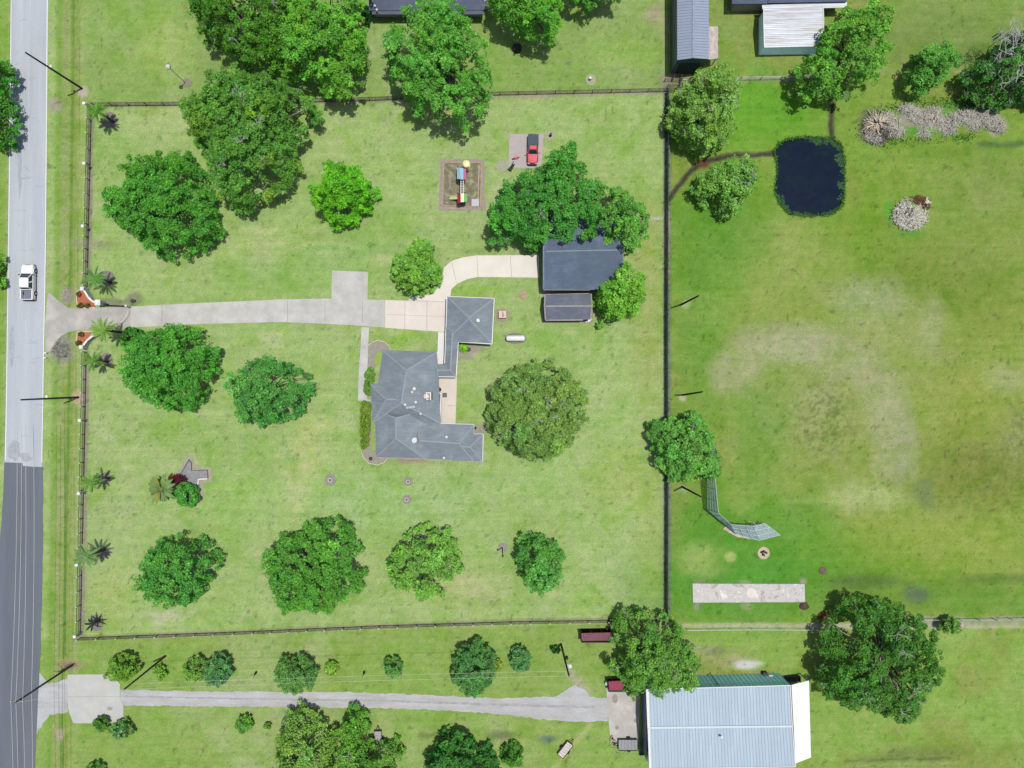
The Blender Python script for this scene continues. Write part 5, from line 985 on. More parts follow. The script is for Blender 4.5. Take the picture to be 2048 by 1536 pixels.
def wire(lab, pts, sag=.5, m=None, r=.022, group=None):
    mb = MB(); out = []
    for a, b in zip(pts, pts[1:]):
        for k in range(13 if b is not pts[-1] else 14): t = k/13; p = a.lerp(b, t); p.z -= sag*4*t*(1-t); out.append(p)
    mb.tube(out, r, 4); return solo('overhead_wire', lab, 'wire', mb, m or wire_m, pts[0], group)
U = Vector((0, 0, .2)); A9 = A1+Vector((-.5, 40, 0)); 
for dx, dx2, lab in ((-.15, -.8, 'left conductor of the three running to the crossarm over the new asphalt'), (.55, -.1, 'middle conductor of the three running to the crossarm over the new asphalt'), (1.2, .85, 'right conductor of the three running to the crossarm over the new asphalt')):
    c = C0.lerp(C1, .965)+Vector((dx2, 0, .25)); wire(lab, [P(36+dx*12, 850, 11.6), c, Vector((c.x+.3, c.y-34, c.z))], .4, r=.026, group='overhead wires over the road')
wire('lower cable over the new asphalt between the utility poles', [P(66, 820, 9.5), C0.lerp(C1, .75), C0.lerp(C1, .75)+Vector((-.2, -34, 0))], .4, r=.028, group='overhead wires over the road')
wire('cable crossing the bottom gravel lane to the lane bend pole', [C1, D1, E1], .4, r=.014, group='overhead wires over the gravel lane'); wire('cable beside the gravel lane ending at the lane bend pole', [D0.lerp(D1, .85), E0.lerp(E1, .86)], .4, r=.014, group='overhead wires over the gravel lane')
mb = MB(); mb.prism(W(circ(1006, 1095, 10, 18, .08, 2)), -.05, .012); struct('mulch_ring', mb, mring)
_, a, b = pole('thin dark post in a mulch ring on the south lawn', (1004.5, 1095), (1005.5, 1112), 5.5, .09, group=None, name='lawn_post', m=black_m)
mb = MB(); mb.box(b, (.3, .3, .2)); solo('post_box', 'small dark box on top of the thin south lawn post', 'bird box', mb, black_m, b)
mb = MB(); mb.prism(W(circ(374, 166, 10, 18, .12, 2)), -.05, .012); struct('mulch_ring', mb, M('ring_dk', (136, 138, 110), .2, 3, fine=.2))
_, a, b = pole('thin grey post carrying a white bird house in the upper left lawn', (370, 165), (337, 134), 6.2, .05, group=None, name='lawn_post', m=M('grey_post', (120, 116, 112)))
mb = MB(); mb.box(b, (.5, .6, .35)); mb.box(b+Vector((0, 0, .22)), (.6, .3, .12)); mb.box(b-Vector((0, 0, .4)), (.3, .3, .1)); solo('bird_house', 'white bird house on the thin post in the upper left lawn', 'bird house', mb, M('bh', (214, 214, 214)), b)

# ------------------------------------------------------------------ ball field net
bn = thing('ball_net', 'tall grey chain link backstop bent and half collapsed at its lower end', 'backstop', P(1416, 1018))
def netp(vs, nr=4, nc=3, nm='net_panel'):
    vs = [P(*v) for v in vs]; mb = MB(); mb.add(vs, [(0, 1, 2, 3)]); o = build(nm, mb, wire_lt, bn); mb = MB()
    for k in range(nr+1): t = k/nr; mb.tube([vs[0].lerp(vs[3], t), vs[1].lerp(vs[2], t)], .035, 5)
    for k in range(nc+1): t = k/nc; mb.tube([vs[0].lerp(vs[1], t), vs[3].lerp(vs[2], t)], .04, 5)
    build('pipe_frame', mb, M('net_pipe', (206, 222, 228)), o)
netp([(1415.5, 952, 0), (1415.5, 1019, 0), (1437, 1026, 5.4), (1430, 956, 5.4)]); netp([(1415.5, 1019, 0), (1472, 1069, 0), (1462, 1049, 4.5), (1437, 1026, 5.4)], 4, 4)
netp([(1472, 1069, 0), (1518, 1081, .3), (1506, 1052, 2.4), (1462, 1049, 3.4)], 3, 3); netp([(1518, 1081, .3), (1561, 1070, .4), (1530, 1047, 2.2), (1506, 1052, 2.4)], 3, 2)
mb = MB(); mb.tube([P(1507, 1045, 2.8), P(1520, 1063, .3)], .05, 6); mb.tube([P(1496, 1056, .4), P(1507, 1045, 2.8)], .05, 6); mb.tube([P(1505, 1058, .5), P(1530, 1064, .5)], .05, 6); mb.tube([P(1490, 1042, .3), P(1530, 1047, .6), P(1561, 1070, .4)], .03, 6); build('fallen_pipe', mb, M('pipe_cream', (214, 214, 190)), bn)
mb = MB(); mb.prism(W(rough([(1446, 1058), (1472, 1073), (1500, 1078), (1490, 1072), (1470, 1066), (1452, 1052)], .6, 4)), .03, .05); struct('worn_strip', mb, M('worn', (196, 186, 164)))

# ------------------------------------------------------------------ vegetation
def leaf_mat(name, tr=.42):
    m, nt, b = new_mat(name); at = nt.nodes.new('ShaderNodeAttribute'); at.attribute_name = 'tint'
    tc = nt.nodes.new('ShaderNodeTexCoord'); n = noise(nt, .55, 3, .6, tc.outputs['Object']); r = ramp(nt, n.outputs[0], [(.3, (.82, .86, .9)), (.7, (1.18, 1.14, 1.08))])
    o = mixc(nt, 1.0, at.outputs['Color'], r.outputs[0], 'MULTIPLY'); nt.links.new(o, b.inputs['Base Color']); b.inputs['Roughness'].default_value = .6; b.inputs['Specular IOR Level'].default_value = .1
    t = nt.nodes.new('ShaderNodeBsdfTranslucent'); o2 = mixc(nt, 1.0, o, (1.15, 1.22, .75), 'MULTIPLY'); nt.links.new(o2, t.inputs[0])
    mx = nt.nodes.new('ShaderNodeMixShader'); mx.inputs[0].default_value = tr; nt.links.new(b.outputs[0], mx.inputs[1]); nt.links.new(t.outputs[0], mx.inputs[2]); nt.links.new(mx.outputs[0], nt.nodes['Material Output'].inputs[0]); return m
leaf_m = leaf_mat('foliage'); bark = M('bark', (84, 74, 64), .2, 5, .9, fine=.15); bark_pale = M('pale_bark', (184, 188, 172), .15, 5, .9)
def leaves(pos, nrm, size, tint, rng, asp=.62):
    n = len(pos); nrm = nrm/np.maximum(np.linalg.norm(nrm, axis=1, keepdims=True), 1e-6)
    a = rng.normal(size=(n, 3)); a -= (a*nrm).sum(1, keepdims=True)*nrm; a /= np.linalg.norm(a, axis=1, keepdims=True); b = np.cross(nrm, a)
    s = size[:, None]; v = np.stack([pos-a*s, pos-b*s*asp+nrm*s*.12, pos+a*s, pos+b*s*asp+nrm*s*.12], 1).reshape(-1, 3)
    c = np.repeat(np.concatenate([tint, np.ones((n, 1))], 1), 4, 0); return v, c
def crown_pts(rng, wp, zlo, ztop, spacing, dome=.55):
    wp = np.array(wp); mn, mx = wp.min(0), wp.max(0); k = int((mx-mn).prod()/spacing**2*9)+30
    c = rng.uniform(mn, mx, (k, 2)); pl = [tuple(p) for p in wp]; ins = inside(c[:, 0], c[:, 1], pl); c = c[ins]; d = poly_dist(c[:, 0], c[:, 1], pl); c, d = c[d > spacing*.22], d[d > spacing*.22]
    keep = []
    for i in range(len(c)):
        if all((c[i, 0]-c[j, 0])**2+(c[i, 1]-c[j, 1])**2 > spacing**2*.8 for j in keep): keep.append(i)
    c, d = c[keep], d[keep]; Rm = max(d.max(), .1) if len(d) else 1
    t = np.clip(d/Rm, 0, 1); z = zlo+(ztop-zlo)*(1-(1-t)**2)**dome
    return c, z, d, Rm
def tree(label, outline, h, tint=(78, 138, 48), seed=1, lobe=2.1, leaf=.145, dens=1.0, twig=0.0, yellow=.0, cat='tree', name='tree', group=None, zlo=None, jit=.5, trunk=None, flat=.78, dark=1.0, name_crown='crown', wild=.22, kk=1.26, zf=.16, hf=.47):
    rng = np.random.default_rng(seed); hm = hf*h; wp = [tuple(P(x, y, hm))[:2] for x, y in outline]; wc = np.mean(wp, 0); wp = [tuple(wc+(np.array(p)-wc)*(1-.13*lobe/max(np.linalg.norm(np.array(p)-wc), .5))) for p in wp]; zlo = zlo if zlo is not None else h*zf
    c, z, d, Rm = crown_pts(rng, wp, zlo, h-lobe*.6, lobe, .6)
    if not len(c): c = np.array([np.mean(wp, 0)]); z = np.array([h*.6]); d = np.array([lobe]); Rm = lobe
    cx, cy = c.mean(0) if trunk is None else tuple(P(*trunk))[:2]
    base = np.array(A(tint, kk))*np.array([1.24, 1.08, .86]); V = []; Cc = []; pl = [tuple(p) for p in wp]
    # filling layer: a bumpy dome of leaves under the lobes
    wa = np.array(wp); area = abs(sum(wa[i-1, 0]*wa[i, 1]-wa[i, 0]*wa[i-1, 1] for i in range(len(wa))))/2; nfl = int(area/(leaf*leaf*1.24)*2.3*dens)
    q = rng.uniform(wa.min(0), wa.max(0), (int(nfl*2.2)+50, 2)); q = q[inside(q[:, 0], q[:, 1], pl)][:nfl]; dq = poly_dist(q[:, 0], q[:, 1], pl); tq = np.clip(dq/Rm, 0, 1)
    hn = fbm(q[:, 0]+900, q[:, 1]+900, lobe*.75, seed+17, 3); kp = (hn > .37+.11*np.exp(-dq/(lobe*.5))); q, dq, tq, hn = q[kp], dq[kp], tq[kp], hn[kp]
    bump = (fbm(q[:, 0]+500, q[:, 1]+500, lobe*.9, seed+7, 3)-.5)*lobe*1.3
    zq = zlo+(h-lobe*.6-zlo)*(1-(1-tq)**2)**.6+bump-.2*lobe-rng.exponential(.35, len(q))-np.clip(.47-hn, 0, 1)*lobe*9; nq = np.stack([rng.normal(0, .5, len(q)), rng.normal(0, .5, len(q)), np.ones(len(q))], 1)
    tn = base*(1+rng.normal(0, .16, (len(q), 1)))*(1+(fbm(q[:, 0]+500, q[:, 1]+500, 3.0, seed+9, 2)-.5)[:, None]*np.array([.35, .15, .2])); a_, b_ = leaves(np.column_stack([q, zq]), nq, leaf*rng.uniform(.8, 1.35, len(q)), np.clip(tn, .004, .6), rng); V.append(a_); Cc.append(b_)
    # clusters round the rim
    rimc = []
    for i in range(len(wp)):
        p0, p1 = np.array(wp[i]), np.array(wp[(i+1) % len(wp)]); L_ = np.linalg.norm(p1-p0); kk_ = max(1, int(L_/(lobe*.42)))
        for j in range(kk_):
            pp = p0+(p1-p0)*(j+rng.random())/kk_; inw = (np.array([cx, cy])-pp); inw /= max(np.linalg.norm(inw), .1); rimc.append(pp+inw*rng.uniform(-.16, .55)*lobe)
    rimc = np.array(rimc); rr_c = rng.uniform(.18, .40, len(rimc))*lobe
    c = np.concatenate([c, rimc]); z = np.concatenate([z, zlo+rng.uniform(.1, .9, len(rimc))*lobe*.6]); d = np.concatenate([d, rr_c/1.05])
    z = z+rng.normal(0, jit*.85, len(z)); rl = np.minimum(lobe*.74*rng.uniform(.8, 1.2, len(c)), np.maximum(d*1.05, lobe*.24))
    n_sub = 15
    cn = fbm(c[:, 0]+900, c[:, 1]+900, lobe*.75, seed+17, 3); ok = (cn > .40) | (rng.random(len(c)) < .35); c, z, rl = c[ok], z[ok], rl[ok]
    for i in range(len(c)):
        r = rl[i]; ct = base*(1+rng.normal(0, .10))*np.array([1+rng.normal(0, .07), 1, 1+rng.normal(0, .10)])
        if rng.random() < yellow: ct = ct*np.array([1.5, 1.12, .8])
        ns = max(5, int(n_sub*(r/1.6)**1.6)); u = rng.normal(size=(ns, 3)); u[:, 2] = np.abs(u[:, 2])*.9-.25; u /= np.linalg.norm(u, axis=1, keepdims=True)
        sc = np.array([c[i, 0], c[i, 1], z[i]])+u*r*np.array([1, 1, flat])*rng.uniform(.6, 1.0, (ns, 1)); sr = rng.uniform(.34, .62, ns)*min(1.0, r/1.1+.25)
        for j in range(ns):
            m = int(30*dens*(sr[j]/.5)**1.7*(.2/leaf)**1.4)+3; v = rng.normal(size=(m, 3)); v /= np.linalg.norm(v, axis=1, keepdims=True); v[:, 2] = np.where(v[:, 2] < -.3, -v[:, 2], v[:, 2])
            p = sc[j]+v*sr[j]*rng.uniform(.55, 1.12, (m, 1))*np.array([1, 1, .8]); nn = v*.75+np.array([0, 0, .55])+rng.normal(size=(m, 3))*.5
            st = ct*(1+rng.normal(0, .10)); tn = np.clip(st*np.exp(rng.normal(-.02, .24, (m, 1)))*np.array([1, 1, 1])+(rng.random((m, 1)) < .06)*np.array([.08, .09, .06]), .004, .6); a_, b_ = leaves(p, nn, leaf*rng.uniform(.7, 1.3, m), tn, rng); V.append(a_); Cc.append(b_)  # random leaf brightness, with a few leaves tinted paler as painted highlights
        # stray sprays beyond the lobe
        m = int(12*dens*wild/.22*(r/1.5)**1.5); v = rng.normal(size=(m, 3)); v /= np.linalg.norm(v, axis=1, keepdims=True); p = np.array([c[i, 0], c[i, 1], z[i]])+v*r*rng.uniform(1.0, 1.35, (m, 1)); tn = np.clip(ct*(1+rng.normal(0, .2, (m, 1))), .004, .6)
        a_, b_ = leaves(p, v+rng.normal(size=(m, 3))*.6, leaf*rng.uniform(.7, 1.2, m), tn, rng); V.append(a_); Cc.append(b_)
    V = np.concatenate(V); Cc = np.concatenate(Cc); lx, ly = float(cx), float(cy); V[:, 2] = np.maximum(V[:, 2], .03)
    t = thing(name, label, cat, (lx, ly, 0), group); me = fast_mesh(name_crown, V-np.array([lx, ly, 0]), 4, [leaf_m], Cc); o = bpy.data.objects.new(name_crown, me); COL.objects.link(o); o.parent = t
    mb = MB(); r0 = max(.05, .024*h+.012*Rm*2); fork = Vector((lx, ly, h*.32)); mb.tube([(lx, ly, -.1), (lx+.05, ly, h*.15), fork], [r0*1.35, r0, r0*.8], 10)
    rr2 = random.Random(seed); idx = list(range(len(c))); rr2.shuffle(idx)
    for i in idx[:min(16, len(idx))]:
        e = Vector((c[i, 0], c[i, 1], z[i]+.1)); mid = fork.lerp(e, .5)+Vector((rr2.uniform(-.4, .4), rr2.uniform(-.4, .4), .5)); mb.tube([fork, mid, e], [r0*.5, r0*.28, r0*.1], 6)
    build('trunk', mb, bark, t)
    if twig > 0:
        mb = MB()
        for i in idx[:int(len(idx)*twig)+1]:
            e = Vector((c[i, 0], c[i, 1], z[i]+rl[i]*flat*.72)); mb.tube([fork, fork.lerp(e, .5)+Vector((0, 0, .3)), e], [.08, .06, .04], 5)
            for k in range(6):
                a = rr2.random()*6.283; l = rl[i]*rr2.uniform(.4, .95); q = e+Vector((math.cos(a)*l, math.sin(a)*l, rr2.uniform(-.05, .35))); mid = e.lerp(q, .5)+Vector((rr2.uniform(-.15, .15), rr2.uniform(-.15, .15), .1)); mb.tube([e-Vector((0, 0, .3)), mid, q], [.045, .03, .012], 4)
                for _ in range(2): b2 = a+rr2.uniform(-1, 1); mb.tube([mid, mid+Vector((math.cos(b2)*l*.45, math.sin(b2)*l*.45, .12))], [.022, .01], 3)
        build('bare_twig', mb, bark_pale, t)
    return t
G1, G2, G3, G4 = (74, 140, 46), (96, 156, 62), (58, 124, 50), (112, 160, 84)
tree('dark olive tree at the top left edge joined to a brighter tree on its right', [(368, -40), (380, 30), (400, 60), (413, 92), (450, 95), (470, 112), (498, 145), (535, 155), (568, 150), (590, 110), (590, 40), (580, -40)], 12, (72, 128, 46), 1, twig=.12, zf=.36, hf=.5)
tree('bright green tree at the top edge left of the cut off grey house', [(575, -40), (560, 60), (556, 120), (565, 155), (600, 150), (632, 158), (648, 185), (690, 192), (712, 178), (728, 150), (730, 110), (738, 85), (730, 50), (733, -40)], 13, (92, 160, 58), 2, lobe=2.3, zf=.36, hf=.5)
tree('huge mottled oak with yellow leaf patches in the upper left of the lawn', [(365, 215), (372, 190), (400, 188), (422, 168), (432, 140), (470, 136), (505, 150), (560, 150), (600, 168), (625, 195), (628, 230), (615, 262), (598, 278), (590, 300), (588, 330), (576, 368), (545, 382), (510, 400), (482, 422), (455, 408), (425, 360), (400, 300), (372, 265)], 12, (84, 142, 62), 3, twig=.22, yellow=.08, zf=0.26, hf=.48)
tree('broad deep green tree on the left of the lawn nearest the road fence', [(253.4, 311.6), (288.9, 313.6), (311.0, 304.0), (341.7, 294.4), (372.5, 306.8), (395.5, 328.0), (410.9, 366.4), (416.6, 407.6), (433.9, 459.5), (410.9, 478.7), (375.3, 496.0), (351.3, 507.5), (303.3, 507.5), (274.5, 484.4), (250.5, 469.1), (231.3, 448.0), (207.3, 441.2), (205.4, 400.0), (219.8, 371.2), (239.0, 353.9), (243.8, 325.1)], 11, (74, 144, 56), 4)
tree('vivid yellow green tree standing alone in the middle of the upper lawn', [(650, 325), (690, 320), (713, 335), (733, 350), (752, 375), (745, 403), (733, 418), (712, 425), (700, 450), (680, 453), (655, 443), (632, 425), (622, 395), (618, 365), (638, 345)], 8.5, (92, 170, 44), 5, lobe=1.9)
tree('tall billowing oak whose crown covers the grey house at the top edge', [(845, 5), (870, -5), (900, 0), (928, 20), (948, 45), (965, 60), (982, 100), (988, 150), (985, 195), (975, 228), (940, 240), (915, 250), (880, 245), (845, 225), (815, 205), (800, 175), (776, 165), (768, 120), (770, 70), (792, 40), (822, 25)], 14, (88, 156, 66), 6, lobe=2.6, zf=.36, hf=.5)
tree('green tree at the top edge to the right of the cut off grey house', [(975, -40), (978, 10), (990, 28), (1002, 48), (1030, 58), (1060, 75), (1105, 82), (1118, 58), (1128, 22), (1125, -40)], 12, (94, 166, 60), 7, zf=.36, hf=.5)
tree('dark tree mostly beyond the top edge left of the long metal barn', [(1128, -70), (1130, -8), (1160, 6), (1200, -2), (1240, -12), (1255, -70)], 11, (80, 148, 56), 8, zf=.36, hf=.5)
tree('dense dark oak above the dark outbuilding, its crown reaching up to the play court', [(1092, 312), (1112, 292), (1140, 287), (1165, 297), (1172, 328), (1172, 350), (1195, 360), (1205, 400), (1205, 450), (1190, 485), (1150, 492), (1120, 488), (1085, 490), (1060, 500), (1030, 475), (985, 485), (975, 450), (967, 428), (985, 400), (1000, 372), (1030, 352), (1072, 345)], 11, (70, 142, 62), 9, twig=.12, zf=0.24, hf=.48)
tree('bright leaning oak overhanging the right part of the dark outbuilding', [(1190, 358), (1222, 367), (1250, 390), (1288, 405), (1300, 440), (1288, 478), (1268, 508), (1250, 508), (1238, 488), (1210, 492), (1190, 470), (1185, 420)], 10, (94, 158, 72), 10, zf=0.3, hf=.48)
tree('light green tree touching the right side of the garden shed', [(1240, 522), (1270, 537), (1290, 555), (1298, 585), (1288, 610), (1272, 628), (1250, 638), (1230, 643), (1200, 648), (1194, 620), (1190, 590), (1192, 570), (1212, 550)], 8.5, (104, 168, 66), 11, lobe=1.9)
tree('yellowish green tree shading the bend of the side drive', [(830, 476), (850, 475), (861, 490), (864, 510), (884, 532), (880, 558), (866, 575), (850, 590), (818, 592), (803, 577), (787, 555), (776, 540), (785, 515), (808, 500)], 7.5, (108, 168, 76), 12, lobe=1.5, leaf=.15)
tree('round full green tree just below the front drive', [(289.9, 658.1), (337.9, 652.3), (376.3, 657.1), (398.4, 665.8), (405.1, 687.8), (424.3, 701.3), (427.2, 737.8), (419.5, 774.2), (395.5, 806.9), (366.7, 819.4), (328.3, 823.2), (299.5, 807.8), (263.0, 790.6), (242.9, 757.0), (241.9, 728.2), (251.5, 699.4), (246.7, 680.2)], 10, (76, 150, 60), 13, lobe=2.0)
tree('dark bluish green tree in the left lawn between the drive and the house', [(480, 726), (520, 719), (560, 714), (585, 730), (608, 750), (618, 790), (600, 813), (570, 835), (545, 848), (510, 856), (482, 843), (457, 815), (457, 790), (447, 765), (462, 745)], 10, (76, 144, 74), 14, lobe=2.1)
tree('big round olive grey oak behind the house patio', [(1010, 747), (1050, 724), (1100, 721), (1140, 745), (1165, 775), (1184, 795), (1175, 830), (1150, 870), (1140, 900), (1110, 918), (1070, 930), (1035, 918), (1010, 893), (980, 865), (967, 840), (972, 800), (986, 767)], 12, (108, 150, 82), 15, lobe=1.8, leaf=.135, twig=.2, wild=.4)
tree('dark green tree at the lower left, first in the bottom lawn row', [(300, 1092), (345, 1070), (370, 1072), (383, 1085), (412, 1092), (428, 1130), (424, 1158), (402, 1173), (398, 1198), (370, 1218), (330, 1213), (300, 1203), (277, 1180), (272, 1150), (287, 1122)], 9, (78, 146, 68), 16, lobe=1.7, wild=.5)
tree('largest dark tree in the bottom lawn row, second from the left', [(550, 1082), (590, 1066), (620, 1047), (660, 1037), (698, 1060), (704, 1095), (723, 1107), (724, 1140), (716, 1188), (690, 1208), (660, 1233), (640, 1238), (610, 1223), (570, 1236), (545, 1218), (540, 1180), (522, 1150), (526, 1112)], 11, (82, 148, 62), 17, lobe=1.9, wild=.6)
tree('pale green loose tree in the bottom lawn row, third from the left', [(805, 1072), (845, 1052), (870, 1066), (893, 1067), (913, 1095), (923, 1135), (908, 1158), (888, 1175), (883, 1198), (855, 1208), (822, 1190), (792, 1180), (777, 1155), (772, 1115), (797, 1097)], 9.5, (108, 166, 78), 18, lobe=1.6, leaf=.14, wild=.5)
tree('small tree at the right end of the bottom lawn row', [(1045, 1077), (1080, 1073), (1108, 1086), (1133, 1110), (1129, 1140), (1114, 1165), (1108, 1186), (1080, 1188), (1060, 1183), (1047, 1163), (1032, 1145), (1030, 1110)], 8.5, (84, 150, 74), 19, lobe=1.4, leaf=.14, wild=.5)
tree('fence line tree standing between the lawn and the ball net', [(1300, 847), (1330, 834), (1368, 836), (1385, 822), (1412, 827), (1420, 860), (1443, 900), (1448, 940), (1433, 962), (1400, 968), (1370, 963), (1347, 966), (1327, 945), (1312, 905), (1300, 870)], 8, (96, 160, 78), 20, lobe=1.8, wild=.4, twig=.1, zf=0.2, hf=.48)
tree('giant dark oak with bare grey branch tips right of the steel barn', [(1699.4, 1202.4), (1762.0, 1197.8), (1808.0, 1211.6), (1852.1, 1239.2), (1870.5, 1288.0), (1887.1, 1334.0), (1872.4, 1364.4), (1844.8, 1389.2), (1847.5, 1424.2), (1808.0, 1442.6), (1762.0, 1435.2), (1725.2, 1415.0), (1706.8, 1431.5), (1671.8, 1405.8), (1648.8, 1370.8), (1630.4, 1343.2), (1644.2, 1278.8), (1670.0, 1239.2)], 10.5, (72, 128, 54), 21, lobe=2.4, twig=.4, zf=.3, hf=.45)
tree('wide grey green oak between the red run in shed and the steel barn', [(1237, 1232), (1290, 1222), (1320, 1217), (1345, 1237), (1378, 1270), (1393, 1310), (1406, 1340), (1398, 1378), (1360, 1388), (1330, 1396), (1290, 1402), (1257, 1398), (1242, 1370), (1212, 1350), (1217, 1320), (1227, 1290), (1224, 1250)], 9, (92, 146, 66), 22, lobe=2.0, leaf=.15, twig=.35, wild=.5, dens=.85, zf=0.18, hf=.48)
tree('fine leaved grey green tree by the fence corner below the long metal barn', [(1352.2, 187.7), (1376.7, 153.4), (1404.2, 133.8), (1443.4, 133.8), (1475.7, 158.3), (1485.5, 200.4), (1475.7, 249.4), (1456.1, 276.8), (1433.6, 303.3), (1404.2, 301.3), (1372.8, 286.6), (1347.3, 259.2), (1337.5, 222.0)], 10, (110, 158, 78), 23, lobe=1.8, leaf=.15, twig=.3, wild=.6, dens=.9, zf=0.2, hf=.48)
tree('feathery grey green tree beside the ditch left of the pond', [(1395, 352), (1430, 332), (1460, 312), (1500, 312), (1518, 340), (1513, 380), (1490, 398), (1470, 427), (1450, 432), (1422, 415), (1392, 390), (1390, 365)], 7, (108, 162, 80), 24, lobe=1.5, leaf=.15, twig=.35, wild=.7, dens=.8, zf=0.18, hf=.48)
tree('large light green tree between the tin shed and the pond', [(1642, 62), (1670, 42), (1690, 17), (1740, 12), (1773, 40), (1778, 90), (1768, 140), (1740, 153), (1720, 188), (1680, 193), (1650, 188), (1622, 200), (1602, 160), (1602, 130), (1642, 100)], 11, (96, 160, 66), 25, lobe=2.1, twig=.1, zf=0.28, hf=.48)
tree('smallish tree alone above the brush heap', [(1830, 112), (1860, 87), (1898, 82), (1912, 110), (1903, 150), (1880, 168), (1850, 188), (1822, 183), (1812, 150)], 7, (90, 156, 72), 26, lobe=1.6, wild=.5, zf=0.2, hf=.48)
tz = tree('half bare tree with grey dead branches at the upper right edge', [(1932, 140), (1970, 118), (2000, 95), (2040, 60), (2110, 60), (2110, 200), (2040, 198), (2018, 203), (1982, 203), (1942, 175)], 8, (66, 124, 54), 27, lobe=1.9, twig=.6, wild=.4, zf=0.2, hf=.48)
mb = MB(); rr2 = random.Random(9)
for k in range(70):
    a = P(2018+rr2.uniform(-25, 30), 110+rr2.uniform(-50, 60), 6.5); an = rr2.uniform(0, 6.28); l = rr2.uniform(1, 2.6); mid = a+Vector((math.cos(an)*l*.5, math.sin(an)*l*.5, rr2.uniform(.2, .8))); mb.tube([a-Vector((0, 0, 2)), a, mid, mid+Vector((math.cos(an+.3)*l*.5, math.sin(an+.3)*l*.5, rr2.uniform(.1, .8)))], [.06, .05, .035, .012], 4)
    for _ in range(3): b2 = an+rr2.uniform(-1.2, 1.2); mb.tube([mid, mid+Vector((math.cos(b2)*l*.4, math.sin(b2)*l*.4, .3))], [.022, .008], 3)
build('dead_branch', mb, M('dead_bark', (196, 196, 190), .1, 4), tz)
tree('tree cut by the left edge across the road from the top utility pole', [(-84.0, 110.0), (-9.0, 106.0), (8.0, 125.0), (6.0, 160.0), (13.0, 200.0), (13.0, 240.0), (4.0, 280.0), (-84.0, 290.0)], 10, (70, 142, 52), 28, lobe=1.9)
tree('small bush cut by the left edge opposite the white pickup', [(-52.0, 498.0), (-6.0, 500.0), (-2.0, 525.0), (-8.0, 550.0), (-2.0, 572.0), (-52.0, 575.0)], 5, (90, 156, 60), 29, lobe=1.1, leaf=.14, cat='bush', name='bush')
tree('leafy tree at the bottom edge, left one of the pair by the grey trailer', [(562, 1442), (590, 1427), (622, 1440), (642, 1465), (668, 1480), (672, 1540), (650, 1600), (540, 1600), (552, 1500), (557, 1462)], 10, (110, 160, 76), 30, lobe=1.8, leaf=.15, twig=.3, wild=.5)
tree('leafy tree at the bottom edge, right one of the pair by the grey trailer', [(682, 1442), (702, 1424), (724, 1428), (727, 1470), (740, 1496), (760, 1502), (788, 1497), (800, 1520), (790, 1550), (760, 1600), (684, 1600), (676, 1500), (672, 1470)], 7.5, (92, 152, 62), 31, lobe=1.7, twig=.15, wild=.5)
tree('dark spiky tree at the bottom edge between the two trailers', [(850, 1527), (872, 1502), (888, 1474), (908, 1467), (918, 1500), (925, 1480), (940, 1482), (944, 1505), (960, 1515), (985, 1510), (1000, 1560), (950, 1610), (860, 1610)], 9, (58, 122, 56), 32, lobe=1.3, wild=.5, leaf=.2)
tree('dense rounded dark shrub at the bottom edge left of the angled trailer', [(1002, 1505), (1012, 1488), (1030, 1487), (1047, 1500), (1048, 1518), (1038, 1538), (1015, 1540), (1004, 1525)], 4, (72, 132, 50), 33, lobe=1.1, leaf=.15, cat='shrub', name='shrub')
# shrubs and young trees along the gravel lane
def shrub(label, cx, cy, rx, ry, h, tint, seed, lobe=.9, leaf=.14, dens=1.1, wild=.3, **k):
    return tree(label, circ(cx, cy, rx, 14, .14, seed, ry), h, tint, seed+100, lobe=lobe, leaf=leaf, dens=dens, wild=wild, zlo=h*.35, jit=.15, cat=k.pop('cat', 'shrub'), name=k.pop('name', 'shrub'), group=k.pop('group', None), **k)
GL = 'shrubs along the gravel lane'
shrub('round green shrub touching the top of the concrete entry slab', 247, 1335, 31, 27, 4.2, (104, 152, 60), 1, group=GL)
shrub('tiny thin shrub under the tilted pole right of the entry slab', 320, 1345, 11, 16, 1.8, (104, 160, 64), 2, lobe=.6, dens=.6, group=GL)
shrub('thin pale shrub overlapping a bluish one above the gravel lane', 392, 1336, 22, 24, 3.4, (104, 156, 76), 3, wild=.6, dens=.8, group=GL)
shrub('bluish green shrub, right one of the overlapping pair above the gravel lane', 436, 1340, 29, 30, 4.0, (82, 136, 90), 4, wild=.6, group=GL)
shrub('tall shrub whose pale foot hangs over the gravel lane', 590, 1346, 42, 38, 4.6, (86, 140, 76), 5, wild=.6, group=GL)
shrub('little yellow green bush right of the shrub overhanging the lane', 661, 1335, 12, 14, 1.8, (110, 156, 64), 6, lobe=.6, group=GL)
shrub('neat round bush in the middle of the strip above the gravel lane', 787, 1334, 19, 22, 3.0, (86, 142, 76), 7, lobe=.7, group=GL)
shrub('large smooth egg shaped dark shrub above the gravel lane', 947, 1339, 46, 56, 5.5, (76, 132, 76), 8, lobe=1.0, dens=1.3, wild=.1, group=GL)
shrub('tiny sprig right of the large egg shaped shrub', 997, 1331, 7, 11, 1.2, (120, 156, 66), 9, lobe=.5, dens=.6, group=GL)
shrub('spiky bluish bush left of the lane bend pole', 1041, 1319, 19, 24, 3.0, (84, 142, 90), 10, lobe=.7, wild=.8, group=GL)
shrub('small bush at the lower right corner of the entry slab', 203, 1447, 13, 14, 2.2, (74, 128, 60), 11, lobe=.6)
shrub('sparse bush below the lower right corner of the entry slab', 243, 1458, 23, 19, 2.6, (96, 144, 86), 12, wild=.7, dens=.8)
shrub('small bush with a dark stick below the gravel lane', 489, 1448, 16, 15, 2.2, (90, 150, 64), 13, lobe=.6, wild=.6)
shrub('tiny sprout left of the leafy pair at the bottom edge', 535, 1452, 6, 7, 1.0, (96, 140, 62), 14, lobe=.4)
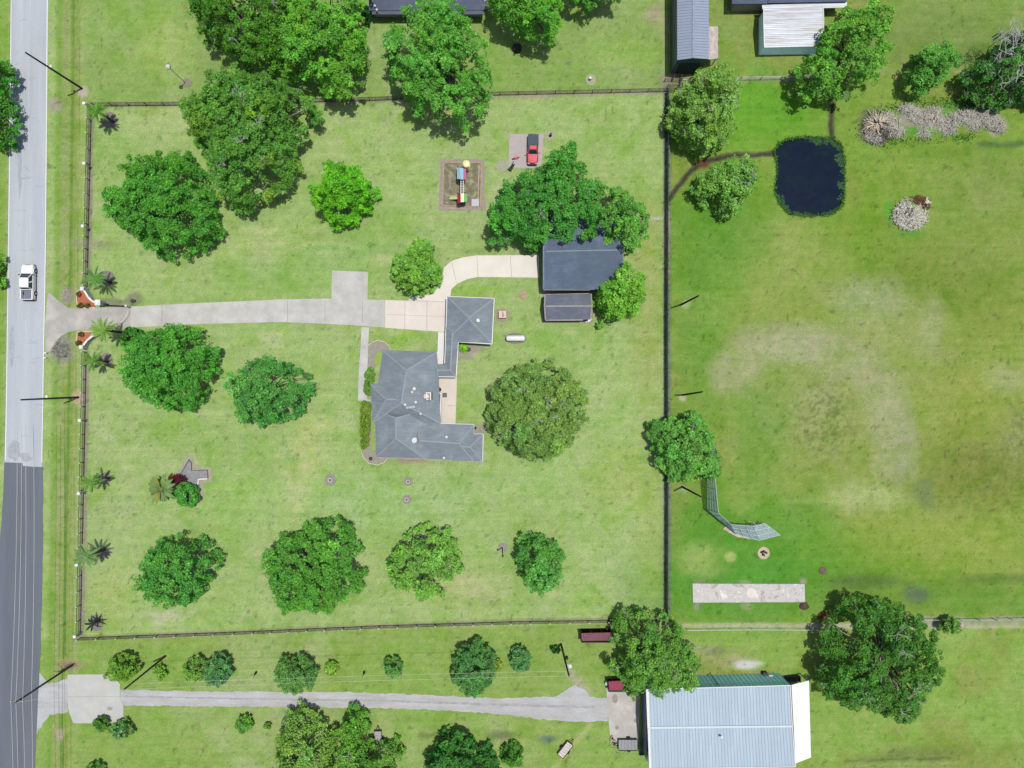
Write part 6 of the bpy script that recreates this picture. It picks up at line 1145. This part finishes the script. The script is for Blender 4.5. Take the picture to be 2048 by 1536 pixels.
shrub('leafy tips of a shrub poking in at the bottom edge below the entry slab', 190, 1538, 18, 12, 2.5, (84, 140, 66), 15, lobe=.7)
shrub('small dark shrub under the right side of the full tree by the drive', 268, 670, 17, 16, 2.6, (60, 128, 50), 16, lobe=.7)
shrub('green leafy shrub in the star shaped bed', 374, 990, 23, 24, 2.6, (74, 148, 62), 17, lobe=.8, wild=.5)
shrub('scrubby small tree on the boundary track right of the biggest oak', 1900, 1250, 20, 15, 3.0, (92, 144, 66), 18, lobe=.7, dens=.7, wild=.7)
shrub('small bright green shrub in the bed below the garage wing', 927, 696, 7, 7, 1.0, (112, 176, 50), 19, lobe=.4)
shrub('small dark spruce like bush by the thin post and field pole at the lane bend', 1111, 1298, 8, 7, 1.6, (48, 104, 50), 20, lobe=.4)
shrub('shrub at the foot of the palm by the entrance drive', 252, 683, 9, 9, 1.6, (70, 140, 54), 21, lobe=.5)
shrub('dark shrub at the corner of the grey house cut by the top edge', 733, 33, 9, 14, 3, (40, 92, 40), 22, lobe=.7)
for i, (x, y, lab) in enumerate(((513, 1345, 'left of two tiny dark saplings above the gravel lane'), (729, 1344, 'right of two tiny dark saplings above the gravel lane'))):
    p = P(x, y); mb = MB(); mb.tube([p, p+Vector((-.1, -.5, 1.5))], [.05, .02], 5); mb.lathe(p+Vector((.05, .1, .2)), [(.05, 0), (.2, .3), (.16, .7), (.02, 1.0)], 8); solo('sapling', lab, 'sapling', mb, M('sap', (60, 56, 54), .2, 4), p, 'dark saplings')
for i, (x, y, where) in enumerate(((158, 588, 'at the top tip of the upper orange entrance bed'), (161, 611, 'at the lower left corner of the upper orange entrance bed'), (176, 611, 'at the drive side of the upper orange entrance bed'), (163, 669, 'at the upper left corner of the lower orange entrance bed'), (158, 686, 'at the bottom tip of the lower orange entrance bed'))):
    shrub('tiny dark clipped plant '+where, x, y, 3.6, 3.6, .6, (96, 92, 50), 60+i, lobe=.25, leaf=.08, group='tiny plants in the orange entrance beds')
# hedges on the front walk
tree('low mottled hedge between the front walk and the house', rough([(733, 740), (746, 738), (745, 765), (743, 788), (731, 788), (731, 760)], .8, 6, 5), 1.0, (92, 142, 66), 140, lobe=.55, leaf=.12, zlo=.5, jit=.1, cat='hedge', name='hedge', dens=1.2)
tree('long clipped dark green hedge beside the south part of the house', rough([(726, 804), (741, 804), (739, 850), (735, 894), (724, 896), (724, 850)], .5, 6, 6), 1.0, (96, 132, 46), 141, lobe=.5, leaf=.11, zlo=.7, jit=.06, cat='hedge', name='hedge', dens=1.3, wild=.05)
# bare brush at the drive mouth
sticks('roadside_brush', 'tangle of grey roadside weeds above the drive mouth', [(136, 590, 10, 14, 90, .5, .3, .02, 1, False)], st_m, P(136, 590), 11)['category'] = 'weeds'
sticks('roadside_brush', 'dark tangle of roadside weeds below the drive mouth', [(124, 700, 17, 18, 170, .5, .3, .02, 2, False), (120, 690, 17, 14, 70, .5, .3, .02, 1, False)], st_m, P(124, 700), 12)['category'] = 'weeds'
sticks('pole_base_weeds', 'brown weeds at the foot of the lower left pole', [(138, 1332, 20, 7, 80, .5, .3, .02, 1, False), (142, 1330, 12, 5, 40, .5, .3, .02, 2, False)], st_m, P(138, 1332), 13)['category'] = 'weeds'
# palms
def frond_bm(L, w_, droop, rng, n=9):
    V = []; C_ = []
    for k in range(26):
        t = .10+.9*k/25; x = L*t*(1-.12*t*t); z = L*(.42*t-droop*t*t)
        for s in (-1, 1):
            l = w_*math.sin(math.pi*min(1, t*.88+.10))*rng.uniform(.8, 1.15)+.05; a = R(50-25*t); dx, dy, dz = math.cos(a)*l, s*math.sin(a)*l, -l*.35
            p = np.array([x, 0, z]); q = p+np.array([dx, dy, dz]); wd = np.array([.055, 0, 0]); m_ = (p+q)/2+np.array([0, 0, .03])
            V += [p-wd*.6, p+wd*.6, m_+wd+(q-p)*.15, q]; 
    for k in range(8):
        t0, t1 = k/8, (k+1)/8; f = lambda t: np.array([L*t*(1-.12*t*t), 0, L*(.42*t-droop*t*t)+.02]); e = np.array([0, .03, 0]); V += [f(t0)-e, f(t0)+e, f(t1)+e, f(t1)-e]
    return np.array(V)
_fr = {}
def palm(label, cx, cy, h, L, tint, seed, n=17, group='palms along the road fence', wd=.42, asp=1.0):
    rng = np.random.default_rng(seed); p = P(cx, cy, h); bx, by = p.x, p.y; t = thing('palm', label, 'palm', (bx, by, 0), group)
    mb = MB(); mb.tube([(bx, by, -.05), (bx+.04, by, h*.5), (bx, by, h)], [.24, .17, .15], 10); build('trunk', mb, bark, t)
    for k in range(n):
        V = frond_bm(L*rng.uniform(.8, 1.1), wd, rng.uniform(.35, .9), rng); tn = np.array(A(tint, 1.5))*(1+rng.normal(0, .12)); c = np.tile(np.append(np.clip(tn, .01, .6), 1), (len(V), 1)); c[:, :3] *= rng.uniform(.8, 1.2, (len(V)//4, 1)).repeat(4, 0)
        me = fast_mesh('frond', V, 4, [leaf_m], c); o = bpy.data.objects.new('frond', me); COL.objects.link(o); o.parent = t; o.location = (0, 0, h); o.rotation_euler = (0, R(rng.uniform(-38, 14)), k*2.399+rng.uniform(-.2, .2))
    return t
def mring_at(x, y, r, s=0): bed('mulch_ring', circ(x, y, r, 18, .08, s), M('ring_dark', (138, 128, 120), .2, 3, fine=.2))
for x, y, r, s in ((218, 240, 17, 1), (214, 556, 15, 2), (212, 720, 14, 3), (210, 957, 12, 4), (206, 1105, 13, 5), (192, 1246, 16, 6)): mring_at(x, y, r, s)
palm('palm in the north west corner of the lawn by the fence corner lantern', 193, 222, 4.6, 1.9, (110, 162, 66), 1)
palm('palm just above the entrance drive beside the curved wall', 190, 557, 4.2, 2.2, (116, 166, 84), 2)
palm('large pale palm overhanging the lower edge of the entrance drive', 208, 660, 6.0, 2.2, (142, 180, 90), 3, 22)
palm('palm just below the lower curved entrance wall', 186, 722, 4.0, 2.0, (118, 166, 74), 4, 14)
palm('palm halfway down the road fence below the mid left pole', 183, 964, 4.4, 2.0, (128, 174, 80), 5, 14)
palm('palm near the lowest part of the road fence with pale fronds', 173, 1113, 4.8, 2.3, (130, 168, 104), 6, 19)
palm('small dark young palm in a mulch ring at the south west lawn corner', 186, 1247, 1.8, 1.5, (44, 66, 44), 7, 8, wd=.22)
# broad leaf plants of the star bed
def broadleaf(label, name, cat, cx, cy, n, L, wd, tint, h, seed, tint2=None):
    rng = np.random.default_rng(seed); p = P(cx, cy, h); t = thing(name, label, cat, (p.x, p.y, 0)); mb = MB(); mb.tube([(p.x, p.y, 0), (p.x, p.y, h)], [.12, .07], 8); build('stem', mb, M('stem_g', (120, 130, 80)), t)
    for k in range(n):
        a = k*2.399; l = L*rng.uniform(.75, 1.1); V = []; q = 7
        for i in range(q):
            t0, t1 = i/q, (i+1)/q; f = lambda u, s: np.array([l*(.25+.75*u), s*wd*math.sin(math.pi*min(1, .08+u*.92))*(1+.0*u), l*(.35*u-.55*u*u)+abs(s)*.05])
            for s in (-1, 1): V += [f(t0, 0), f(t1, 0), f(t1, s), f(t0, s)]
        V += [np.array([0, -.03, -.1]), np.array([0, .03, -.1]), np.array([l*.27, .03, .02]), np.array([l*.27, -.03, .02])]
        V = np.array(V); tn = np.array(A(tint2 if (tint2 and k % 3 == 0) else tint, 2.1))*(1+rng.normal(0, .1)); c = np.tile(np.append(np.clip(tn, .01, .6), 1), (len(V), 1)); me = fast_mesh('leaf', V, 4, [leaf_m], c); o = bpy.data.objects.new('leaf', me); COL.objects.link(o); o.parent = t; o.location = (0, 0, h); o.rotation_euler = (0, R(rng.uniform(-30, 10)), a)
    return t
broadleaf('broad leaved pale green banana plant left of the star shaped bed', 'banana_plant', 'banana plant', 322, 978, 18, 2.3, .34, (140, 176, 106), 3.0, 3, (166, 170, 84))
broadleaf('dark red cordyline in the star shaped bed', 'cordyline', 'cordyline', 350, 958, 20, 1.0, .14, (116, 30, 52), 1.3, 4); broadleaf('deep purple leaved plant in the middle of the star shaped bed', 'cordyline', 'cordyline', 364, 958, 14, .8, .12, (90, 40, 56), .8, 5)
# weed floating along the pond edge
rng = np.random.default_rng(5); pts = rng.uniform([1545, 270], [1692, 436], (60000, 2)); ins = inside(pts[:, 0], pts[:, 1], POND); pts = pts[ins]; d = poly_dist(pts[:, 0], pts[:, 1], POND)
nn_ = fbm(pts[:, 0], pts[:, 1], 16, 8); ne = (pts[:, 0] > 1668)*.55*(pts[:, 1] < 400)+(pts[:, 1] < 292)*(pts[:, 0] > 1610)*.5+(pts[:, 1] > 410)*.3+((pts[:, 0] < 1578)*(pts[:, 1] > 385))*.45; lim = 1.5+26*np.clip(ne, 0, .62)*(nn_*1.6)
keep = (d < lim)*(rng.random(len(d)) < np.clip(1.1-d/np.maximum(lim, 1), 0, 1)*(.12+.65*(nn_ > .46))); pts = pts[keep][:9000]
w3 = np.stack([(pts[:, 0]-1024)/S, (768-pts[:, 1])/S, np.full(len(pts), -.115)], 1); nr = rng.normal(0, .15, (len(pts), 3))+np.array([0, 0, 1]); v_, c_ = leaves(w3, nr, rng.uniform(.05, .13, len(pts)), np.clip(np.array(A((74, 118, 74)))*(1+rng.normal(0, .3, (len(pts), 1))), .01, .5), rng, .9)
o = bpy.data.objects.new('pond_weed', fast_mesh('pond_weed', v_, 4, [leaf_m], c_)); COL.objects.link(o); tag(o, 'floating green weed along the pond edge', 'water weed', kind='stuff')
# rough grass tufts on the banks of pond, ditches and heap
def tufts(name, label, P_, n, spread, tint, seed, hh=.25):
    rng = np.random.default_rng(seed); V = []; C_ = []
    seg = rng.integers(0, len(P_)-1, n); t = rng.random(n); a = np.array(P_, float); q = a[seg]*(1-t[:, None])+a[seg+1]*t[:, None]+rng.normal(0, spread, (n, 2))
    w3 = np.stack([(q[:, 0]-1024)/S, (768-q[:, 1])/S, rng.uniform(.0, hh*.5, n)], 1); v_, c_ = leaves(w3, rng.normal(size=(n, 3))*.7+np.array([0, 0, .6]), rng.uniform(.08, .2, n), np.clip(np.array(A(tint))*(1+rng.normal(0, .2, (n, 1))), .01, .6), rng, .4)
    o = bpy.data.objects.new(name, fast_mesh(name, v_, 4, [leaf_m], c_)); COL.objects.link(o); tag(o, label, 'grass', kind='stuff')
tufts('bank_grass', 'rough green grass round the pond and its ditches', POND+[POND[0]], 1300, 2.0, (104, 168, 60), 3)
tufts('heap_grass', 'bright rough grass round the brush heap', [(1724, 268), (1740, 236), (1800, 216), (1880, 206), (1950, 206), (1905, 228), (1900, 240), (1810, 262), (1860, 268), (1940, 268), (1900, 262), (1760, 288)], 5000, 7, (92, 160, 66), 4)
tufts('fence_weeds', 'thin weeds under the fences', [(1333, 190), (1333, 1237)], 2600, 2.6, (96, 120, 76), 5, .4)
print('objects', len(bpy.data.objects))
